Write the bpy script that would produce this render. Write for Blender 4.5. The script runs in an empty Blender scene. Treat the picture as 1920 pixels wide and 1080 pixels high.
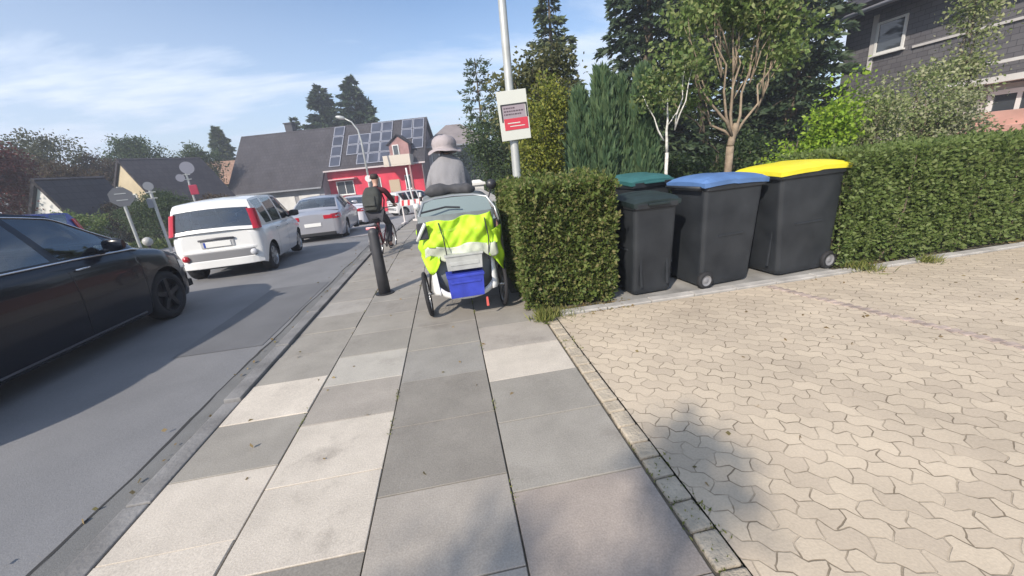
import bpy, math, random
import numpy as np
from mathutils import Vector, Matrix
R = math.radians
random.seed(7)
rng = np.random.default_rng(11)
scene = bpy.context.scene
col = scene.collection

# ------------------------------------------------------------------ camera
cam_d = bpy.data.cameras.new("camera")
cam = bpy.data.objects.new("camera", cam_d)
col.objects.link(cam)
yaw, pit, rol = R(7.6), R(17.3), R(5.6)
F = Vector((math.sin(yaw)*math.cos(pit), math.cos(yaw)*math.cos(pit), -math.sin(pit)))
R0 = Vector((math.cos(yaw), -math.sin(yaw), 0)); U0 = R0.cross(F)
UU = U0*math.cos(rol) + R0*math.sin(rol); RR = R0*math.cos(rol) - U0*math.sin(rol)
M = Matrix((RR, UU, -F)).transposed().to_4x4()
M.translation = Vector((0, 0, 1.55))
cam.matrix_world = M
cam_d.sensor_width = 36.0
cam_d.lens = 36.0*740/1920
cam_d.clip_start = 0.05
cam_d.clip_end = 3000
scene.camera = cam

# ------------------------------------------------------------------ light
SUN_EL, SH = R(36), Vector((0.64, 0.77, 0)).normalized()      # SH: where shadows fall
sd = bpy.data.lights.new("sun", 'SUN'); sd.energy = 4.6; sd.angle = R(1.0); sd.color = (1, .905, .79)
so = bpy.data.objects.new("sun", sd); col.objects.link(so)
so.rotation_euler = (SH*math.cos(SUN_EL) - Vector((0, 0, math.sin(SUN_EL)))).to_track_quat('-Z', 'Y').to_euler()
w = bpy.data.worlds.new("World"); scene.world = w; w.use_nodes = True
nt = w.node_tree; nt.nodes.clear()
def N(t, k, **kw):
    n = t.nodes.new(k)
    for a, b in kw.items(): setattr(n, a, b)
    return n
sky = N(nt, 'ShaderNodeTexSky', sky_type='NISHITA', sun_disc=False, sun_elevation=SUN_EL,
        sun_rotation=math.atan2(-SH.x, -SH.y), air_density=1.0, dust_density=0.6, ozone_density=3.5)
tc = N(nt, 'ShaderNodeTexCoord'); sx = N(nt, 'ShaderNodeSeparateXYZ'); nt.links.new(tc.outputs['Generated'], sx.inputs[0])
def mth(t, op, a, b=None, clamp=False):
    n = N(t, 'ShaderNodeMath', operation=op, use_clamp=clamp)
    for i, v in enumerate((a, b)):
        if v is None: continue
        if isinstance(v, (int, float)): n.inputs[i].default_value = v
        else: t.links.new(v, n.inputs[i])
    return n.outputs[0]
zz = mth(nt, 'ADD', mth(nt, 'MAXIMUM', sx.outputs[2], 0.0), 0.22)
cx = N(nt, 'ShaderNodeCombineXYZ')
nt.links.new(mth(nt, 'DIVIDE', sx.outputs[0], zz), cx.inputs[0]); nt.links.new(mth(nt, 'DIVIDE', sx.outputs[1], zz), cx.inputs[1])
mp = N(nt, 'ShaderNodeMapping'); mp.inputs['Scale'].default_value = (0.55, 1.25, 1); mp.inputs['Location'].default_value = (3.1, 1.4, 0)
mp.inputs['Rotation'].default_value = (0, 0, R(25))
nt.links.new(cx.outputs[0], mp.inputs[0])
nz = N(nt, 'ShaderNodeTexNoise'); nz.inputs['Scale'].default_value = 1.15; nz.inputs['Detail'].default_value = 9; nz.inputs['Roughness'].default_value = .58
nz.inputs['Distortion'].default_value = .25
nt.links.new(mp.outputs[0], nz.inputs['Vector'])
rp = N(nt, 'ShaderNodeValToRGB'); rp.color_ramp.elements[0].position = .47; rp.color_ramp.elements[1].position = .62
nt.links.new(nz.outputs[0], rp.inputs[0])
# more cloud veil towards the horizon and towards the west (-x)
veil = mth(nt, 'MULTIPLY', mth(nt, 'SUBTRACT', .33, sx.outputs[2], True), 1.25)
west = mth(nt, 'MULTIPLY', mth(nt, 'MAXIMUM', mth(nt, 'MULTIPLY', sx.outputs[0], -1.0), 0.0), .34)
cf = mth(nt, 'ADD', mth(nt, 'MULTIPLY', rp.outputs[0], .80), mth(nt, 'ADD', veil, west), True)
mx = N(nt, 'ShaderNodeMix', data_type='RGBA')
nt.links.new(cf, mx.inputs[0]); nt.links.new(sky.outputs[0], mx.inputs[6]); mx.inputs[7].default_value = (5.1, 5.75, 6.8, 1)
bg = N(nt, 'ShaderNodeBackground'); bg.inputs[1].default_value = .145
nt.links.new(mx.outputs[2], bg.inputs[0])
wo = N(nt, 'ShaderNodeOutputWorld'); nt.links.new(bg.outputs[0], wo.inputs[0])
scene.view_settings.view_transform = 'Standard'; scene.view_settings.look = 'None'
scene.view_settings.exposure = 0.32; scene.view_settings.gamma = 1
scene.render.engine = 'CYCLES'
scene.cycles.max_bounces = 6; scene.cycles.diffuse_bounces = 3; scene.cycles.transparent_max_bounces = 8
scene.cycles.use_denoising = True

# ------------------------------------------------------------------ materials
MATS = {}
def mat(name, c, rough=.6, metal=0., var=0., vscale=8., bump=0., bscale=40., spec=.5, coat=0., detail=5, var2=None, leafvar=None, trans=0., emis=None):
    if name in MATS: return MATS[name]
    m = bpy.data.materials.new(name); m.use_nodes = True; t = m.node_tree; L = t.links
    p = t.nodes['Principled BSDF']; p.inputs['Base Color'].default_value = (*c, 1); p.inputs['Roughness'].default_value = rough
    p.inputs['Metallic'].default_value = metal; p.inputs['Specular IOR Level'].default_value = spec
    if coat: p.inputs['Coat Weight'].default_value = coat; p.inputs['Coat Roughness'].default_value = .04
    tcn = N(t, 'ShaderNodeTexCoord'); csock = None
    if var:
        n = N(t, 'ShaderNodeTexNoise'); n.inputs['Scale'].default_value = vscale; n.inputs['Detail'].default_value = detail
        L.new(tcn.outputs['Object'], n.inputs['Vector'])
        r = N(t, 'ShaderNodeValToRGB'); c2 = var2 or tuple(v*(1-var) for v in c); c3 = tuple(min(1, v*(1+var)) for v in c)
        r.color_ramp.elements[0].position = .3; r.color_ramp.elements[1].position = .7
        r.color_ramp.elements[0].color = (*c2, 1); r.color_ramp.elements[1].color = (*c3, 1)
        L.new(n.outputs[0], r.inputs[0]); csock = r.outputs[0]
    if leafvar:
        g = N(t, 'ShaderNodeNewGeometry'); r = N(t, 'ShaderNodeValToRGB'); e = r.color_ramp.elements
        cs = [c] + list(leafvar)
        while len(e) < len(cs): e.new(.5)
        for i, q in enumerate(cs): e[i].position = i/(len(cs)-1); e[i].color = (*q, 1)
        L.new(g.outputs['Random Per Island'], r.inputs[0]); csock = r.outputs[0]
    if csock: L.new(csock, p.inputs['Base Color'])
    if bump:
        n = N(t, 'ShaderNodeTexNoise'); n.inputs['Scale'].default_value = bscale; n.inputs['Detail'].default_value = 4
        L.new(tcn.outputs['Object'], n.inputs['Vector'])
        b = N(t, 'ShaderNodeBump'); b.inputs['Strength'].default_value = bump; b.inputs['Distance'].default_value = .02
        L.new(n.outputs[0], b.inputs['Height']); L.new(b.outputs[0], p.inputs['Normal'])
    if trans:
        tr = N(t, 'ShaderNodeBsdfTranslucent'); mxs = N(t, 'ShaderNodeMixShader'); mxs.inputs[0].default_value = trans
        if csock: L.new(csock, tr.inputs[0])
        else: tr.inputs[0].default_value = (*c, 1)
        L.new(p.outputs[0], mxs.inputs[1]); L.new(tr.outputs[0], mxs.inputs[2])
        L.new(mxs.outputs[0], t.nodes['Material Output'].inputs[0])
    MATS[name] = m; return m

leafm = lambda name, cs, tr=.35: mat(name, cs[0], .55, leafvar=cs[1:], trans=tr, spec=.3)
HEDGE = leafm('hedge_leaf', [(.065, .10, .024), (.12, .17, .04), (.18, .22, .06), (.23, .20, .09)])
HEDGE2 = leafm('hedge_leaf_dark', [(.09, .14, .035), (.135, .19, .05), (.17, .225, .07), (.20, .24, .09)])
THUJA = leafm('thuja_spray', [(.045, .09, .045), (.08, .135, .065), (.12, .175, .08)], .15)
SPRUCE = leafm('spruce_needles', [(.028, .052, .026), (.05, .08, .038), (.075, .105, .05)], .1)
SPRUCE2 = leafm('spruce_needles_light', [(.05, .08, .04), (.09, .12, .05), (.13, .15, .065)], .15)
YELLOW = leafm('yellow_green_leaf', [(.09, .13, .02), (.19, .22, .03), (.29, .29, .05), (.13, .17, .03)])
GREENL = leafm('fresh_leaf', [(.075, .13, .035), (.12, .18, .05), (.18, .23, .075), (.24, .25, .11)])
BRIGHT = leafm('bright_leaf', [(.14, .24, .02), (.24, .38, .035), (.34, .46, .06)])
SHRUB = leafm('shrub_leaf', [(.12, .17, .05), (.20, .25, .09), (.30, .33, .15), (.42, .42, .26)])
DARKL = leafm('dark_leaf', [(.04, .07, .026), (.065, .105, .038), (.095, .13, .05)])
FARL = leafm('far_leaf', [(.05, .065, .03), (.08, .09, .04), (.12, .115, .05)])
BROWNL = leafm('brown_leaf', [(.07, .05, .03), (.11, .075, .045), (.09, .08, .04)])
REDL = leafm('red_leaf', [(.09, .025, .022), (.14, .035, .03), (.11, .045, .035)])
GRASSM = leafm('grass_blade', [(.10, .14, .03), (.20, .22, .06), (.28, .27, .09)])
GREYL = leafm('silver_leaf', [(.16, .17, .15), (.24, .25, .22), (.32, .32, .29)])
BARK = mat('bark', (.14, .11, .08), .9, var=.4, vscale=14, bump=.6, bscale=30)
BARKP = mat('pale_bark', (.27, .21, .15), .85, var=.3, vscale=12, bump=.4, bscale=30)
BIRCHB = mat('white_bark', (.62, .60, .55), .8, var=.35, vscale=16)

# ------------------------------------------------------------------ mesh helpers
class MB:
    def __init__(s): s.v = []; s.f = []
    def add(s, vs, fs):
        o = len(s.v); s.v += [tuple(p) for p in vs]; s.f += [tuple(i+o for i in f) for f in fs]; return s
    def box(s, c, d, rz=0., taper=1., rx=0.):
        x, y, z = (q/2 for q in d); vs = []
        for sz in (-1, 1):
            k = taper if sz > 0 else 1.
            for sxx, syy in ((-1, -1), (1, -1), (1, 1), (-1, 1)): vs.append(Vector((sxx*x*k, syy*y*k, sz*z)))
        m = Matrix.Rotation(rz, 3, 'Z') @ Matrix.Rotation(rx, 3, 'X'); c = Vector(c)
        return s.add([m @ q + c for q in vs], [(3, 2, 1, 0), (4, 5, 6, 7), (0, 1, 5, 4), (1, 2, 6, 5), (2, 3, 7, 6), (3, 0, 4, 7)])
    def tube(s, path, rad, n=10, cap=True):
        path = [Vector(p) for p in path]
        if isinstance(rad, (int, float)): rad = [rad]*len(path)
        vs = []; up = Vector((0, 0, 1)); prev = None
        for i, p in enumerate(path):
            d = (path[min(i+1, len(path)-1)] - path[max(i-1, 0)]).normalized()
            a = prev if prev is not None else (Vector((1, 0, 0)) if abs(d.z) > .9 else up)
            u = (a - d*a.dot(d)).normalized(); prev = u; q = d.cross(u)
            for k in range(n):
                t = 2*math.pi*k/n; vs.append(p + (u*math.cos(t) + q*math.sin(t))*rad[i])
        fs = []
        for i in range(len(path)-1):
            for k in range(n):
                a, b = i*n+k, i*n+(k+1) % n; fs.append((a, b, b+n, a+n))
        if cap: fs += [tuple(range(n))[::-1], tuple(range((len(path)-1)*n, len(path)*n))]
        return s.add(vs, fs)
    def lathe(s, prof, c, axis=(0, 0, 1), n=24):     # prof: (radius, height)
        ax = Vector(axis).normalized(); a = Vector((1, 0, 0)) if abs(ax.x) < .9 else Vector((0, 1, 0))
        u = (a - ax*a.dot(ax)).normalized(); q = ax.cross(u); c = Vector(c); vs = []
        for r, h in prof:
            for k in range(n):
                t = 2*math.pi*k/n; vs.append(c + ax*h + (u*math.cos(t) + q*math.sin(t))*max(r, 1e-4))
        fs = []
        for i in range(len(prof)-1):
            for k in range(n):
                a_, b = i*n+k, i*n+(k+1) % n; fs.append((a_, b, b+n, a_+n))
        return s.add(vs, fs)
    def grid(s, P, keep=None, flip=False):           # P[i][j] points
        ni, nj = len(P), len(P[0]); vs = [P[i][j] for i in range(ni) for j in range(nj)]; fs = []
        for i in range(ni-1):
            for j in range(nj-1):
                if keep and not keep(i, j): continue
                f = (i*nj+j, i*nj+j+1, (i+1)*nj+j+1, (i+1)*nj+j); fs.append(f[::-1] if flip else f)
        used = sorted({k for f in fs for k in f}); mp_ = {k: i for i, k in enumerate(used)}
        return s.add([vs[k] for k in used], [tuple(mp_[k] for k in f) for f in fs])
    def prism(s, poly, d0, d1, plane='xz'):
        n = len(poly)
        def pt(p, d): return (p[0], d, p[1]) if plane == 'xz' else ((d, p[0], p[1]) if plane == 'yz' else (p[0], p[1], d))
        vs = [pt(p, d0) for p in poly] + [pt(p, d1) for p in poly]
        return s.add(vs, [tuple(range(n)), tuple(range(2*n-1, n-1, -1))] + [(i, i+n, (i+1) % n+n, (i+1) % n) for i in range(n)])
    def build(s, name, m, parent=None, smooth=False, bevel=0., solid=0., subd=0):
        me = bpy.data.meshes.new(name); me.from_pydata([tuple(p) for p in s.v], [], s.f); me.update()
        import bmesh
        b = bmesh.new(); b.from_mesh(me); bmesh.ops.recalc_face_normals(b, faces=b.faces); b.to_mesh(me); b.free()
        me.materials.append(m); o = bpy.data.objects.new(name, me); col.objects.link(o)
        if smooth: me.polygons.foreach_set('use_smooth', [True]*len(me.polygons))
        if parent: o.parent = parent
        if subd: q = o.modifiers.new('s', 'SUBSURF'); q.levels = q.render_levels = subd
        if solid: q = o.modifiers.new('t', 'SOLIDIFY'); q.thickness = solid; q.offset = 0
        if bevel: q = o.modifiers.new('b', 'BEVEL'); q.width = bevel; q.segments = 2; q.limit_method = 'ANGLE'; q.angle_limit = R(35)
        return o
def empty(name, loc=(0, 0, 0), rz=0.):
    o = bpy.data.objects.new(name, None); o.empty_display_size = .2; o.location = loc; o.rotation_euler = (0, 0, rz); col.objects.link(o); return o
def tag(o, label=None, cat=None, group=None, kind=None):
    if label: o['label'] = label
    if cat: o['category'] = cat
    if group: o['group'] = group
    if kind: o['kind'] = kind
    return o
def copy_tree(o, parent=None):
    c = o.copy(); col.objects.link(c)
    if parent: c.parent = parent
    for ch in [q for q in list(bpy.data.objects) if q.parent == o]: copy_tree(ch, c)
    return c
def npmesh(name, V, nper, m, parent=None):
    """V: (n*nper, 3) numpy; faces of nper verts each"""
    n = len(V)//nper; me = bpy.data.meshes.new(name)
    me.vertices.add(len(V)); me.vertices.foreach_set('co', V.astype(np.float32).ravel())
    me.loops.add(len(V)); me.loops.foreach_set('vertex_index', np.arange(len(V), dtype=np.int32))
    me.polygons.add(n); me.polygons.foreach_set('loop_start', np.arange(0, len(V), nper, dtype=np.int32))
    me.update(calc_edges=True); me.materials.append(m)
    o = bpy.data.objects.new(name, me); col.objects.link(o)
    if parent: o.parent = parent
    return o
def unit(a): return a/np.maximum(np.linalg.norm(a, axis=1, keepdims=True), 1e-6)
def leaves(P, D, ln, wd, jit=.6):
    """rhombic leaves at P pointing along D (jittered)"""
    n = len(P); d = unit(D + rng.normal(0, jit, (n, 3))); s = unit(np.cross(d, rng.normal(0, 1, (n, 3))))
    k = rng.uniform(.6, 1.3, (n, 1)); l = ln*k; w_ = wd*k
    V = np.empty((n, 4, 3)); V[:, 0] = P; V[:, 1] = P + d*l*.45 + s*w_*.5; V[:, 2] = P + d*l; V[:, 3] = P + d*l*.45 - s*w_*.5
    return V.reshape(-1, 3)
def noise3(P, sc, seed=0):
    r = np.random.default_rng(seed); out = np.zeros(len(P))
    for i in range(9):
        k = r.normal(0, sc, 3); out += np.sin(P @ k + r.uniform(0, 6.28))*r.uniform(.5, 1)
    return out/4.

def smooth_tab0(pts, n=14):
    out = []
    for (x0, y0), (x1, y1) in zip(pts, pts[1:]):
        for k in range(n): t = k/n; out.append((x0+(x1-x0)*t+random.uniform(-.012, .012), y0+(y1-y0)*t))
    return out
def gz(x, y):
    return -0.05*min(max(0., y-10.), 45.) - 0.025*min(max(0., -x-11.), 40.)

# ------------------------------------------------------------------ ground
def sheet(name, xs, ys, dz, m, lab=None):
    b = MB(); b.grid([[(x, y, gz(x, y)+dz) for y in ys] for x in xs]); o = b.build(name, m); o['kind'] = 'structure'; return o
def rangef(a, b, s): return list(np.linspace(a, b, max(2, int(round((b-a)/s))+1)))
def asphalt(name, c, c2, sc=1.2):
    m = mat(name, c, .85, spec=.3); t = m.node_tree; L = t.links; p = t.nodes['Principled BSDF']
    tcn = N(t, 'ShaderNodeTexCoord')
    a = N(t, 'ShaderNodeTexNoise'); a.inputs['Scale'].default_value = sc; a.inputs['Detail'].default_value = 6
    b = N(t, 'ShaderNodeTexNoise'); b.inputs['Scale'].default_value = 160; b.inputs['Detail'].default_value = 3
    for n in (a, b): L.new(tcn.outputs['Object'], n.inputs['Vector'])
    f = mth(t, 'ADD', mth(t, 'MULTIPLY', a.outputs[0], .50), mth(t, 'MULTIPLY', b.outputs[0], .55))
    r = N(t, 'ShaderNodeValToRGB'); r.color_ramp.elements[0].position = .35; r.color_ramp.elements[1].position = .7
    r.color_ramp.elements[0].color = (*c2, 1); r.color_ramp.elements[1].color = (*c, 1); L.new(f, r.inputs[0]); L.new(r.outputs[0], p.inputs['Base Color'])
    bp = N(t, 'ShaderNodeBump'); bp.inputs['Strength'].default_value = .35; bp.inputs['Distance'].default_value = .006
    L.new(b.outputs[0], bp.inputs['Height']); L.new(bp.outputs[0], p.inputs['Normal'])
    return m
ASPH = asphalt('asphalt', (.235, .235, .24), (.15, .152, .158))
ASPH2 = asphalt('pale_asphalt', (.33, .315, .315), (.25, .24, .24), 2.)
EARTH = mat('earth', (.11, .10, .065), .95, var=.4, vscale=2.5, bump=.5, bscale=20)
LAWN = mat('lawn', (.07, .11, .03), .95, var=.4, vscale=3., bump=.8, bscale=60)
sheet('ground', [-600, -200] + rangef(-100, 100, 5) + [200, 600], [-400, -100] + rangef(-30, 100, 3) + [200, 600, 900], -.13, LAWN)
sheet('road', rangef(-9.6, -2.13, 1.5), rangef(-12, 30, 2), -.06, ASPH)
sheet('road_bend', rangef(-2.13, 60, 3), rangef(22, 30, 2), -.055, ASPH)
sheet('side_street', rangef(-9.4, -1.3, 1.3), rangef(13.6, 27, 1.5), -.05, ASPH2)
sheet('gutter', [-2.13, -1.93], rangef(-12, 13.4, 1), -.045, asphalt('gutter_concrete', (.20, .20, .195), (.13, .13, .128), 3.))
sheet('opposite_pavement', rangef(-12.2, -9.75, 1), rangef(-12, 30, 2), -.0, ASPH2)
sheet('forecourt', rangef(-20, 60, 4), rangef(30, 37, 2), -.02, ASPH2)
b = MB()
for y in np.arange(-6, 29, 1.0): b.box((-9.67, y+.5, gz(-9.67, y)-.06), (.14, .99, .15))
tag(b.build('opposite_kerb', mat('kerb_stone', (.36, .345, .33), .85, var=.25, vscale=5, bump=.3), bevel=.01), kind='structure')
sheet('garden_soil', rangef(.63, 60, 4), rangef(3.95, 21.5, 2), -.012, EARTH)

# crack between gutter and asphalt
b = MB(); P = []
y = -2.
pts = []
while y < 13:
    pts.append((-2.13 + .012*math.sin(y*3.1) + random.uniform(-.006, .006), y)); y += .12
b.grid([[(x-.010-.006*math.sin(yy*5), yy, -.043), (x+.010, yy, -.043)] for x, yy in pts])
tag(b.build('road_crack', mat('crack_dirt', (.035, .035, .035), .95)), kind='structure')

# paving slabs: one structure mesh per paving, tone stored per slab because the slabs are different stones
def slab_mat():
    m = mat('paving_slab', (.4, .4, .4), .82, spec=.3); t = m.node_tree; L = t.links; p = t.nodes['Principled BSDF']
    at = N(t, 'ShaderNodeAttribute', attribute_name='stone'); tcn = N(t, 'ShaderNodeTexCoord')
    a = N(t, 'ShaderNodeTexNoise'); a.inputs['Scale'].default_value = 3.2; a.inputs['Detail'].default_value = 7; a.inputs['Roughness'].default_value = .62
    c = N(t, 'ShaderNodeTexNoise'); c.inputs['Scale'].default_value = 120; c.inputs['Detail'].default_value = 2
    for n in (a, c): L.new(tcn.outputs['Object'], n.inputs['Vector'])
    k = mth(t, 'ADD', mth(t, 'MULTIPLY', a.outputs[0], .60), mth(t, 'MULTIPLY', c.outputs[0], .60)); k = mth(t, 'ADD', k, .41)
    mu = N(t, 'ShaderNodeVectorMath', operation='SCALE'); L.new(at.outputs['Color'], mu.inputs[0]); L.new(k, mu.inputs['Scale'])
    st = N(t, 'ShaderNodeTexNoise'); st.inputs['Scale'].default_value = 1.7; st.inputs['Detail'].default_value = 8; st.inputs['Roughness'].default_value = .7
    L.new(tcn.outputs['Object'], st.inputs['Vector'])
    rr = N(t, 'ShaderNodeValToRGB'); rr.color_ramp.elements[0].position = .56; rr.color_ramp.elements[1].position = .70; L.new(st.outputs[0], rr.inputs[0])
    mxx = N(t, 'ShaderNodeMix', data_type='RGBA'); L.new(mth(t, 'MULTIPLY', rr.outputs[0], .52), mxx.inputs[0]); L.new(mu.outputs[0], mxx.inputs[6]); mxx.inputs[7].default_value = (.17, .15, .13, 1)
    L.new(mxx.outputs[2], p.inputs['Base Color'])
    bp = N(t, 'ShaderNodeBump'); bp.inputs['Strength'].default_value = .3; bp.inputs['Distance'].default_value = .004
    L.new(c.outputs[0], bp.inputs['Height']); L.new(bp.outputs[0], p.inputs['Normal']); return m
PALE, GREY, MID, DARK, BRN = (.52, .468, .398), (.285, .265, .232), (.345, .312, .272), (.245, .226, .198), (.335, .288, .25)
cols = [(-1.80, -1.20, [(-3.0, BRN), (-2.0, PALE), (.57, MID), (1.10, PALE), (1.63, PALE), (2.13, GREY), (2.66, PALE), (3.20, GREY), (3.74, GREY), (4.28, GREY)]),
        (-1.20, -.57, [(-3, GREY), (-1.2, PALE), (.4, MID), (.88, DARK), (1.42, PALE), (1.93, PALE), (2.49, MID), (3.0, (.40, .375, .33)), (3.52, GREY), (4.05, GREY)]),
        (-.57, .11, [(-3, MID), (-.4, PALE), (.67, MID), (1.19, MID), (1.71, DARK), (2.28, DARK), (2.86, (.27, .255, .23)), (3.43, GREY), (4.0, GREY)]),
        (.11, .80, [(-3, MID), (-.2, PALE), (.45, BRN), (1.0, BRN), (1.57, GREY), (2.14, GREY), (2.66, PALE), (3.19, MID), (3.72, GREY), (4.2, GREY)])]
V, Fc, C = [], [], []
def tone(c):
    k = random.uniform(.94, 1.06); return tuple(v*k for v in c)
def add_slab(x0, x1, y0, y1, c, g=.0045):
    o = len(V); x0 += g; x1 -= g; y0 += g*.6; y1 -= g*.6; bz = random.uniform(-.002, .002); e = .003
    t1, t2 = random.uniform(-.002, .002), random.uniform(-.002, .002)
    for (xx, yy, z) in ((x0, y0, -.05), (x1, y0, -.05), (x1, y1, -.05), (x0, y1, -.05)): V.append((xx, yy, z+gz(xx, yy)))
    for (xx, yy, z) in ((x0, y0, -.003), (x1, y0, -.003), (x1, y1, -.003), (x0, y1, -.003)): V.append((xx, yy, z+bz+gz(xx, yy)))
    for (xx, yy, q) in ((x0+e, y0+e, 0), (x1-e, y0+e, t1), (x1-e, y1-e, t1+t2), (x0+e, y1-e, t2)): V.append((xx, yy, bz+q+gz(xx, yy)))
    for r_ in (0, 4):
        for k in range(4): Fc.append((o+r_+k, o+r_+(k+1) % 4, o+r_+4+(k+1) % 4, o+r_+4+k))
    Fc.append((o+8, o+9, o+10, o+11)); C.extend([c]*9)
for x0, x1, rows in cols:
    for i, (y0, c) in enumerate(rows):
        y1 = rows[i+1][0] if i+1 < len(rows) else y0+.53
        n = max(1, round((y1-y0)/.55))
        for q in range(n):
            add_slab(x0, x1, y0+(y1-y0)*q/n, y0+(y1-y0)*(q+1)/n, tone(c))
    y = rows[-1][0]+.53
    while y < 21:
        if not (x1 > .5 and y > 3.9 and False):
            c = random.choice([GREY, (.28, .262, .235), (.32, .30, .27), (.275, .26, .235)])
            add_slab(x0, min(x1, .62) if y > 4.1 else x1, y, y+.54, tone(c))
        y += .54
me = bpy.data.meshes.new('pavement'); me.from_pydata(V, [], Fc)
ca = me.color_attributes.new('stone', 'FLOAT_COLOR', 'CORNER'); buf = []
for p_, c in zip(me.polygons, C): buf += [*c, 1]*p_.loop_total
ca.data.foreach_set('color', buf); me.materials.append(slab_mat())
o = bpy.data.objects.new('pavement', me); col.objects.link(o); o['kind'] = 'structure'
sheet('joint_sand', rangef(-1.80, .93, 1), rangef(-4, 21.5, 2), -.014, mat('joint_dirt', (.12, .105, .08), .95, var=.5, vscale=20))
# kerb stones
b = MB(); y = -5.
while y < 21:
    h = 0.004 if y < 2.2 else (.004 + .028*min(1, (y-2.2)/1.))
    b.box((-1.868, y+.5, gz(-1.87, y+.5)-.08+h), (.126, .99, .16)); y += 1.
tag(b.build('kerb', mat('kerb_concrete', (.20, .195, .19), .85, var=.3, vscale=3.2, bump=.3), bevel=.008), kind='structure')

# interlocking pavers of the driveway
def paver_mat():
    m = mat('driveway_paver', (.4, .36, .3), .85, spec=.25); t = m.node_tree; L = t.links; p = t.nodes['Principled BSDF']
    tcn = N(t, 'ShaderNodeTexCoord'); mp_ = N(t, 'ShaderNodeMapping'); mp_.inputs['Rotation'].default_value = (0, 0, R(38)); L.new(tcn.outputs['Object'], mp_.inputs[0])
    wn = N(t, 'ShaderNodeTexNoise'); wn.inputs['Scale'].default_value = 5; wn.inputs['Detail'].default_value = 2; L.new(tcn.outputs['Object'], wn.inputs['Vector'])
    s = N(t, 'ShaderNodeSeparateXYZ'); L.new(mp_.outputs[0], s.inputs[0])
    # zig-zag flanks of the stones
    zx = mth(t, 'MULTIPLY', mth(t, 'ABSOLUTE', mth(t, 'SUBTRACT', mth(t, 'FRACT', mth(t, 'MULTIPLY', s.outputs[0], 1/.11)), .5)), .055)
    zy = mth(t, 'MULTIPLY', mth(t, 'ABSOLUTE', mth(t, 'SUBTRACT', mth(t, 'FRACT', mth(t, 'MULTIPLY', s.outputs[1], 1/.14)), .5)), .045)
    dn = mth(t, 'MULTIPLY', mth(t, 'SUBTRACT', wn.outputs[0], .5), .07)
    cc = N(t, 'ShaderNodeCombineXYZ'); L.new(mth(t, 'ADD', mth(t, 'ADD', s.outputs[0], zy), dn), cc.inputs[0]); L.new(mth(t, 'ADD', mth(t, 'ADD', s.outputs[1], zx), dn), cc.inputs[1])
    br = N(t, 'ShaderNodeTexBrick'); L.new(cc.outputs[0], br.inputs['Vector'])
    for k, v in (('Scale', 1.), ('Mortar Size', .0038), ('Mortar Smooth', .35), ('Bias', 0.), ('Brick Width', .16), ('Row Height', .10)): br.inputs[k].default_value = v
    br.inputs['Color1'].default_value = (.54, .455, .345, 1); br.inputs['Color2'].default_value = (.46, .385, .295, 1); br.inputs['Mortar'].default_value = (.16, .135, .10, 1)
    jn = N(t, 'ShaderNodeTexNoise'); jn.inputs['Scale'].default_value = 6; jn.inputs['Detail'].default_value = 5; L.new(tcn.outputs['Object'], jn.inputs['Vector'])
    jr = N(t, 'ShaderNodeValToRGB'); jr.color_ramp.elements[0].position = .40; jr.color_ramp.elements[1].position = .60; L.new(jn.outputs[0], jr.inputs[0])
    # sand-filled joints here and there
    fill = N(t, 'ShaderNodeMix', data_type='RGBA'); L.new(mth(t, 'MULTIPLY', jr.outputs[0], .8), fill.inputs[0]); fill.inputs[6].default_value = (.21, .17, .12, 1); fill.inputs[7].default_value = (.49, .41, .31, 1)
    L.new(fill.outputs[2], br.inputs['Mortar'])
    n2 = N(t, 'ShaderNodeTexNoise'); n2.inputs['Scale'].default_value = 1.1; n2.inputs['Detail'].default_value = 9; n2.inputs['Roughness'].default_value = .65; L.new(tcn.outputs['Object'], n2.inputs['Vector'])
    n3 = N(t, 'ShaderNodeTexNoise'); n3.inputs['Scale'].default_value = 90; n3.inputs['Detail'].default_value = 3; L.new(tcn.outputs['Object'], n3.inputs['Vector'])
    k = mth(t, 'ADD', mth(t, 'ADD', mth(t, 'MULTIPLY', n2.outputs[0], .7), mth(t, 'MULTIPLY', n3.outputs[0], .35)), .5)
    mu = N(t, 'ShaderNodeVectorMath', operation='SCALE'); L.new(br.outputs[0], mu.inputs[0]); L.new(k, mu.inputs['Scale']); L.new(mu.outputs[0], p.inputs['Base Color'])
    bp = N(t, 'ShaderNodeBump'); bp.inputs['Strength'].default_value = .6; bp.inputs['Distance'].default_value = .008
    L.new(mth(t, 'ADD', mth(t, 'MULTIPLY', br.outputs['Fac'], -1.), mth(t, 'MULTIPLY', n3.outputs[0], .25)), bp.inputs['Height']); L.new(bp.outputs[0], p.inputs['Normal']); return m
PAV = paver_mat()
b = MB(); b.grid([[(x, y, 0.) for y in rangef(-6, 3.72, .5)] for x in rangef(.930, 16, .5)])
tag(b.build('driveway', PAV), kind='structure')
# small edging setts between slabs and driveway, mossy
SETT = mat('edging_sett', (.43, .37, .285), .9, var=.2, vscale=9, bump=.6, bscale=60)
b = MB(); y = -3.
while y < 3.72:
    l = random.uniform(.12, .17); b.box((.868, y+l/2, -.038+random.uniform(-.003, .003)), (.108, l-.010, .09), random.uniform(-.05, .05)); y += l
tag(b.build('driveway_edging', SETT, bevel=.01), kind='structure')
b = MB(); x = 1.0
while x < 11:
    l = .5; b.box((x+l/2, 3.80, -.035+random.uniform(-.003, .003)), (l-.008, .12, .11)); x += l
tag(b.build('concrete_edging', mat('edge_concrete', (.40, .38, .35), .85, var=.3, vscale=4, bump=.3), bevel=.008), kind='structure')
b = MB(); b.box((3.0, 4.55, -.04), (2.75, 1.36, .09)); tag(b.build('bin_pad', mat('pad_concrete', (.27, .26, .24), .9, var=.3, vscale=3, bump=.3)), kind='structure')
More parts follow.
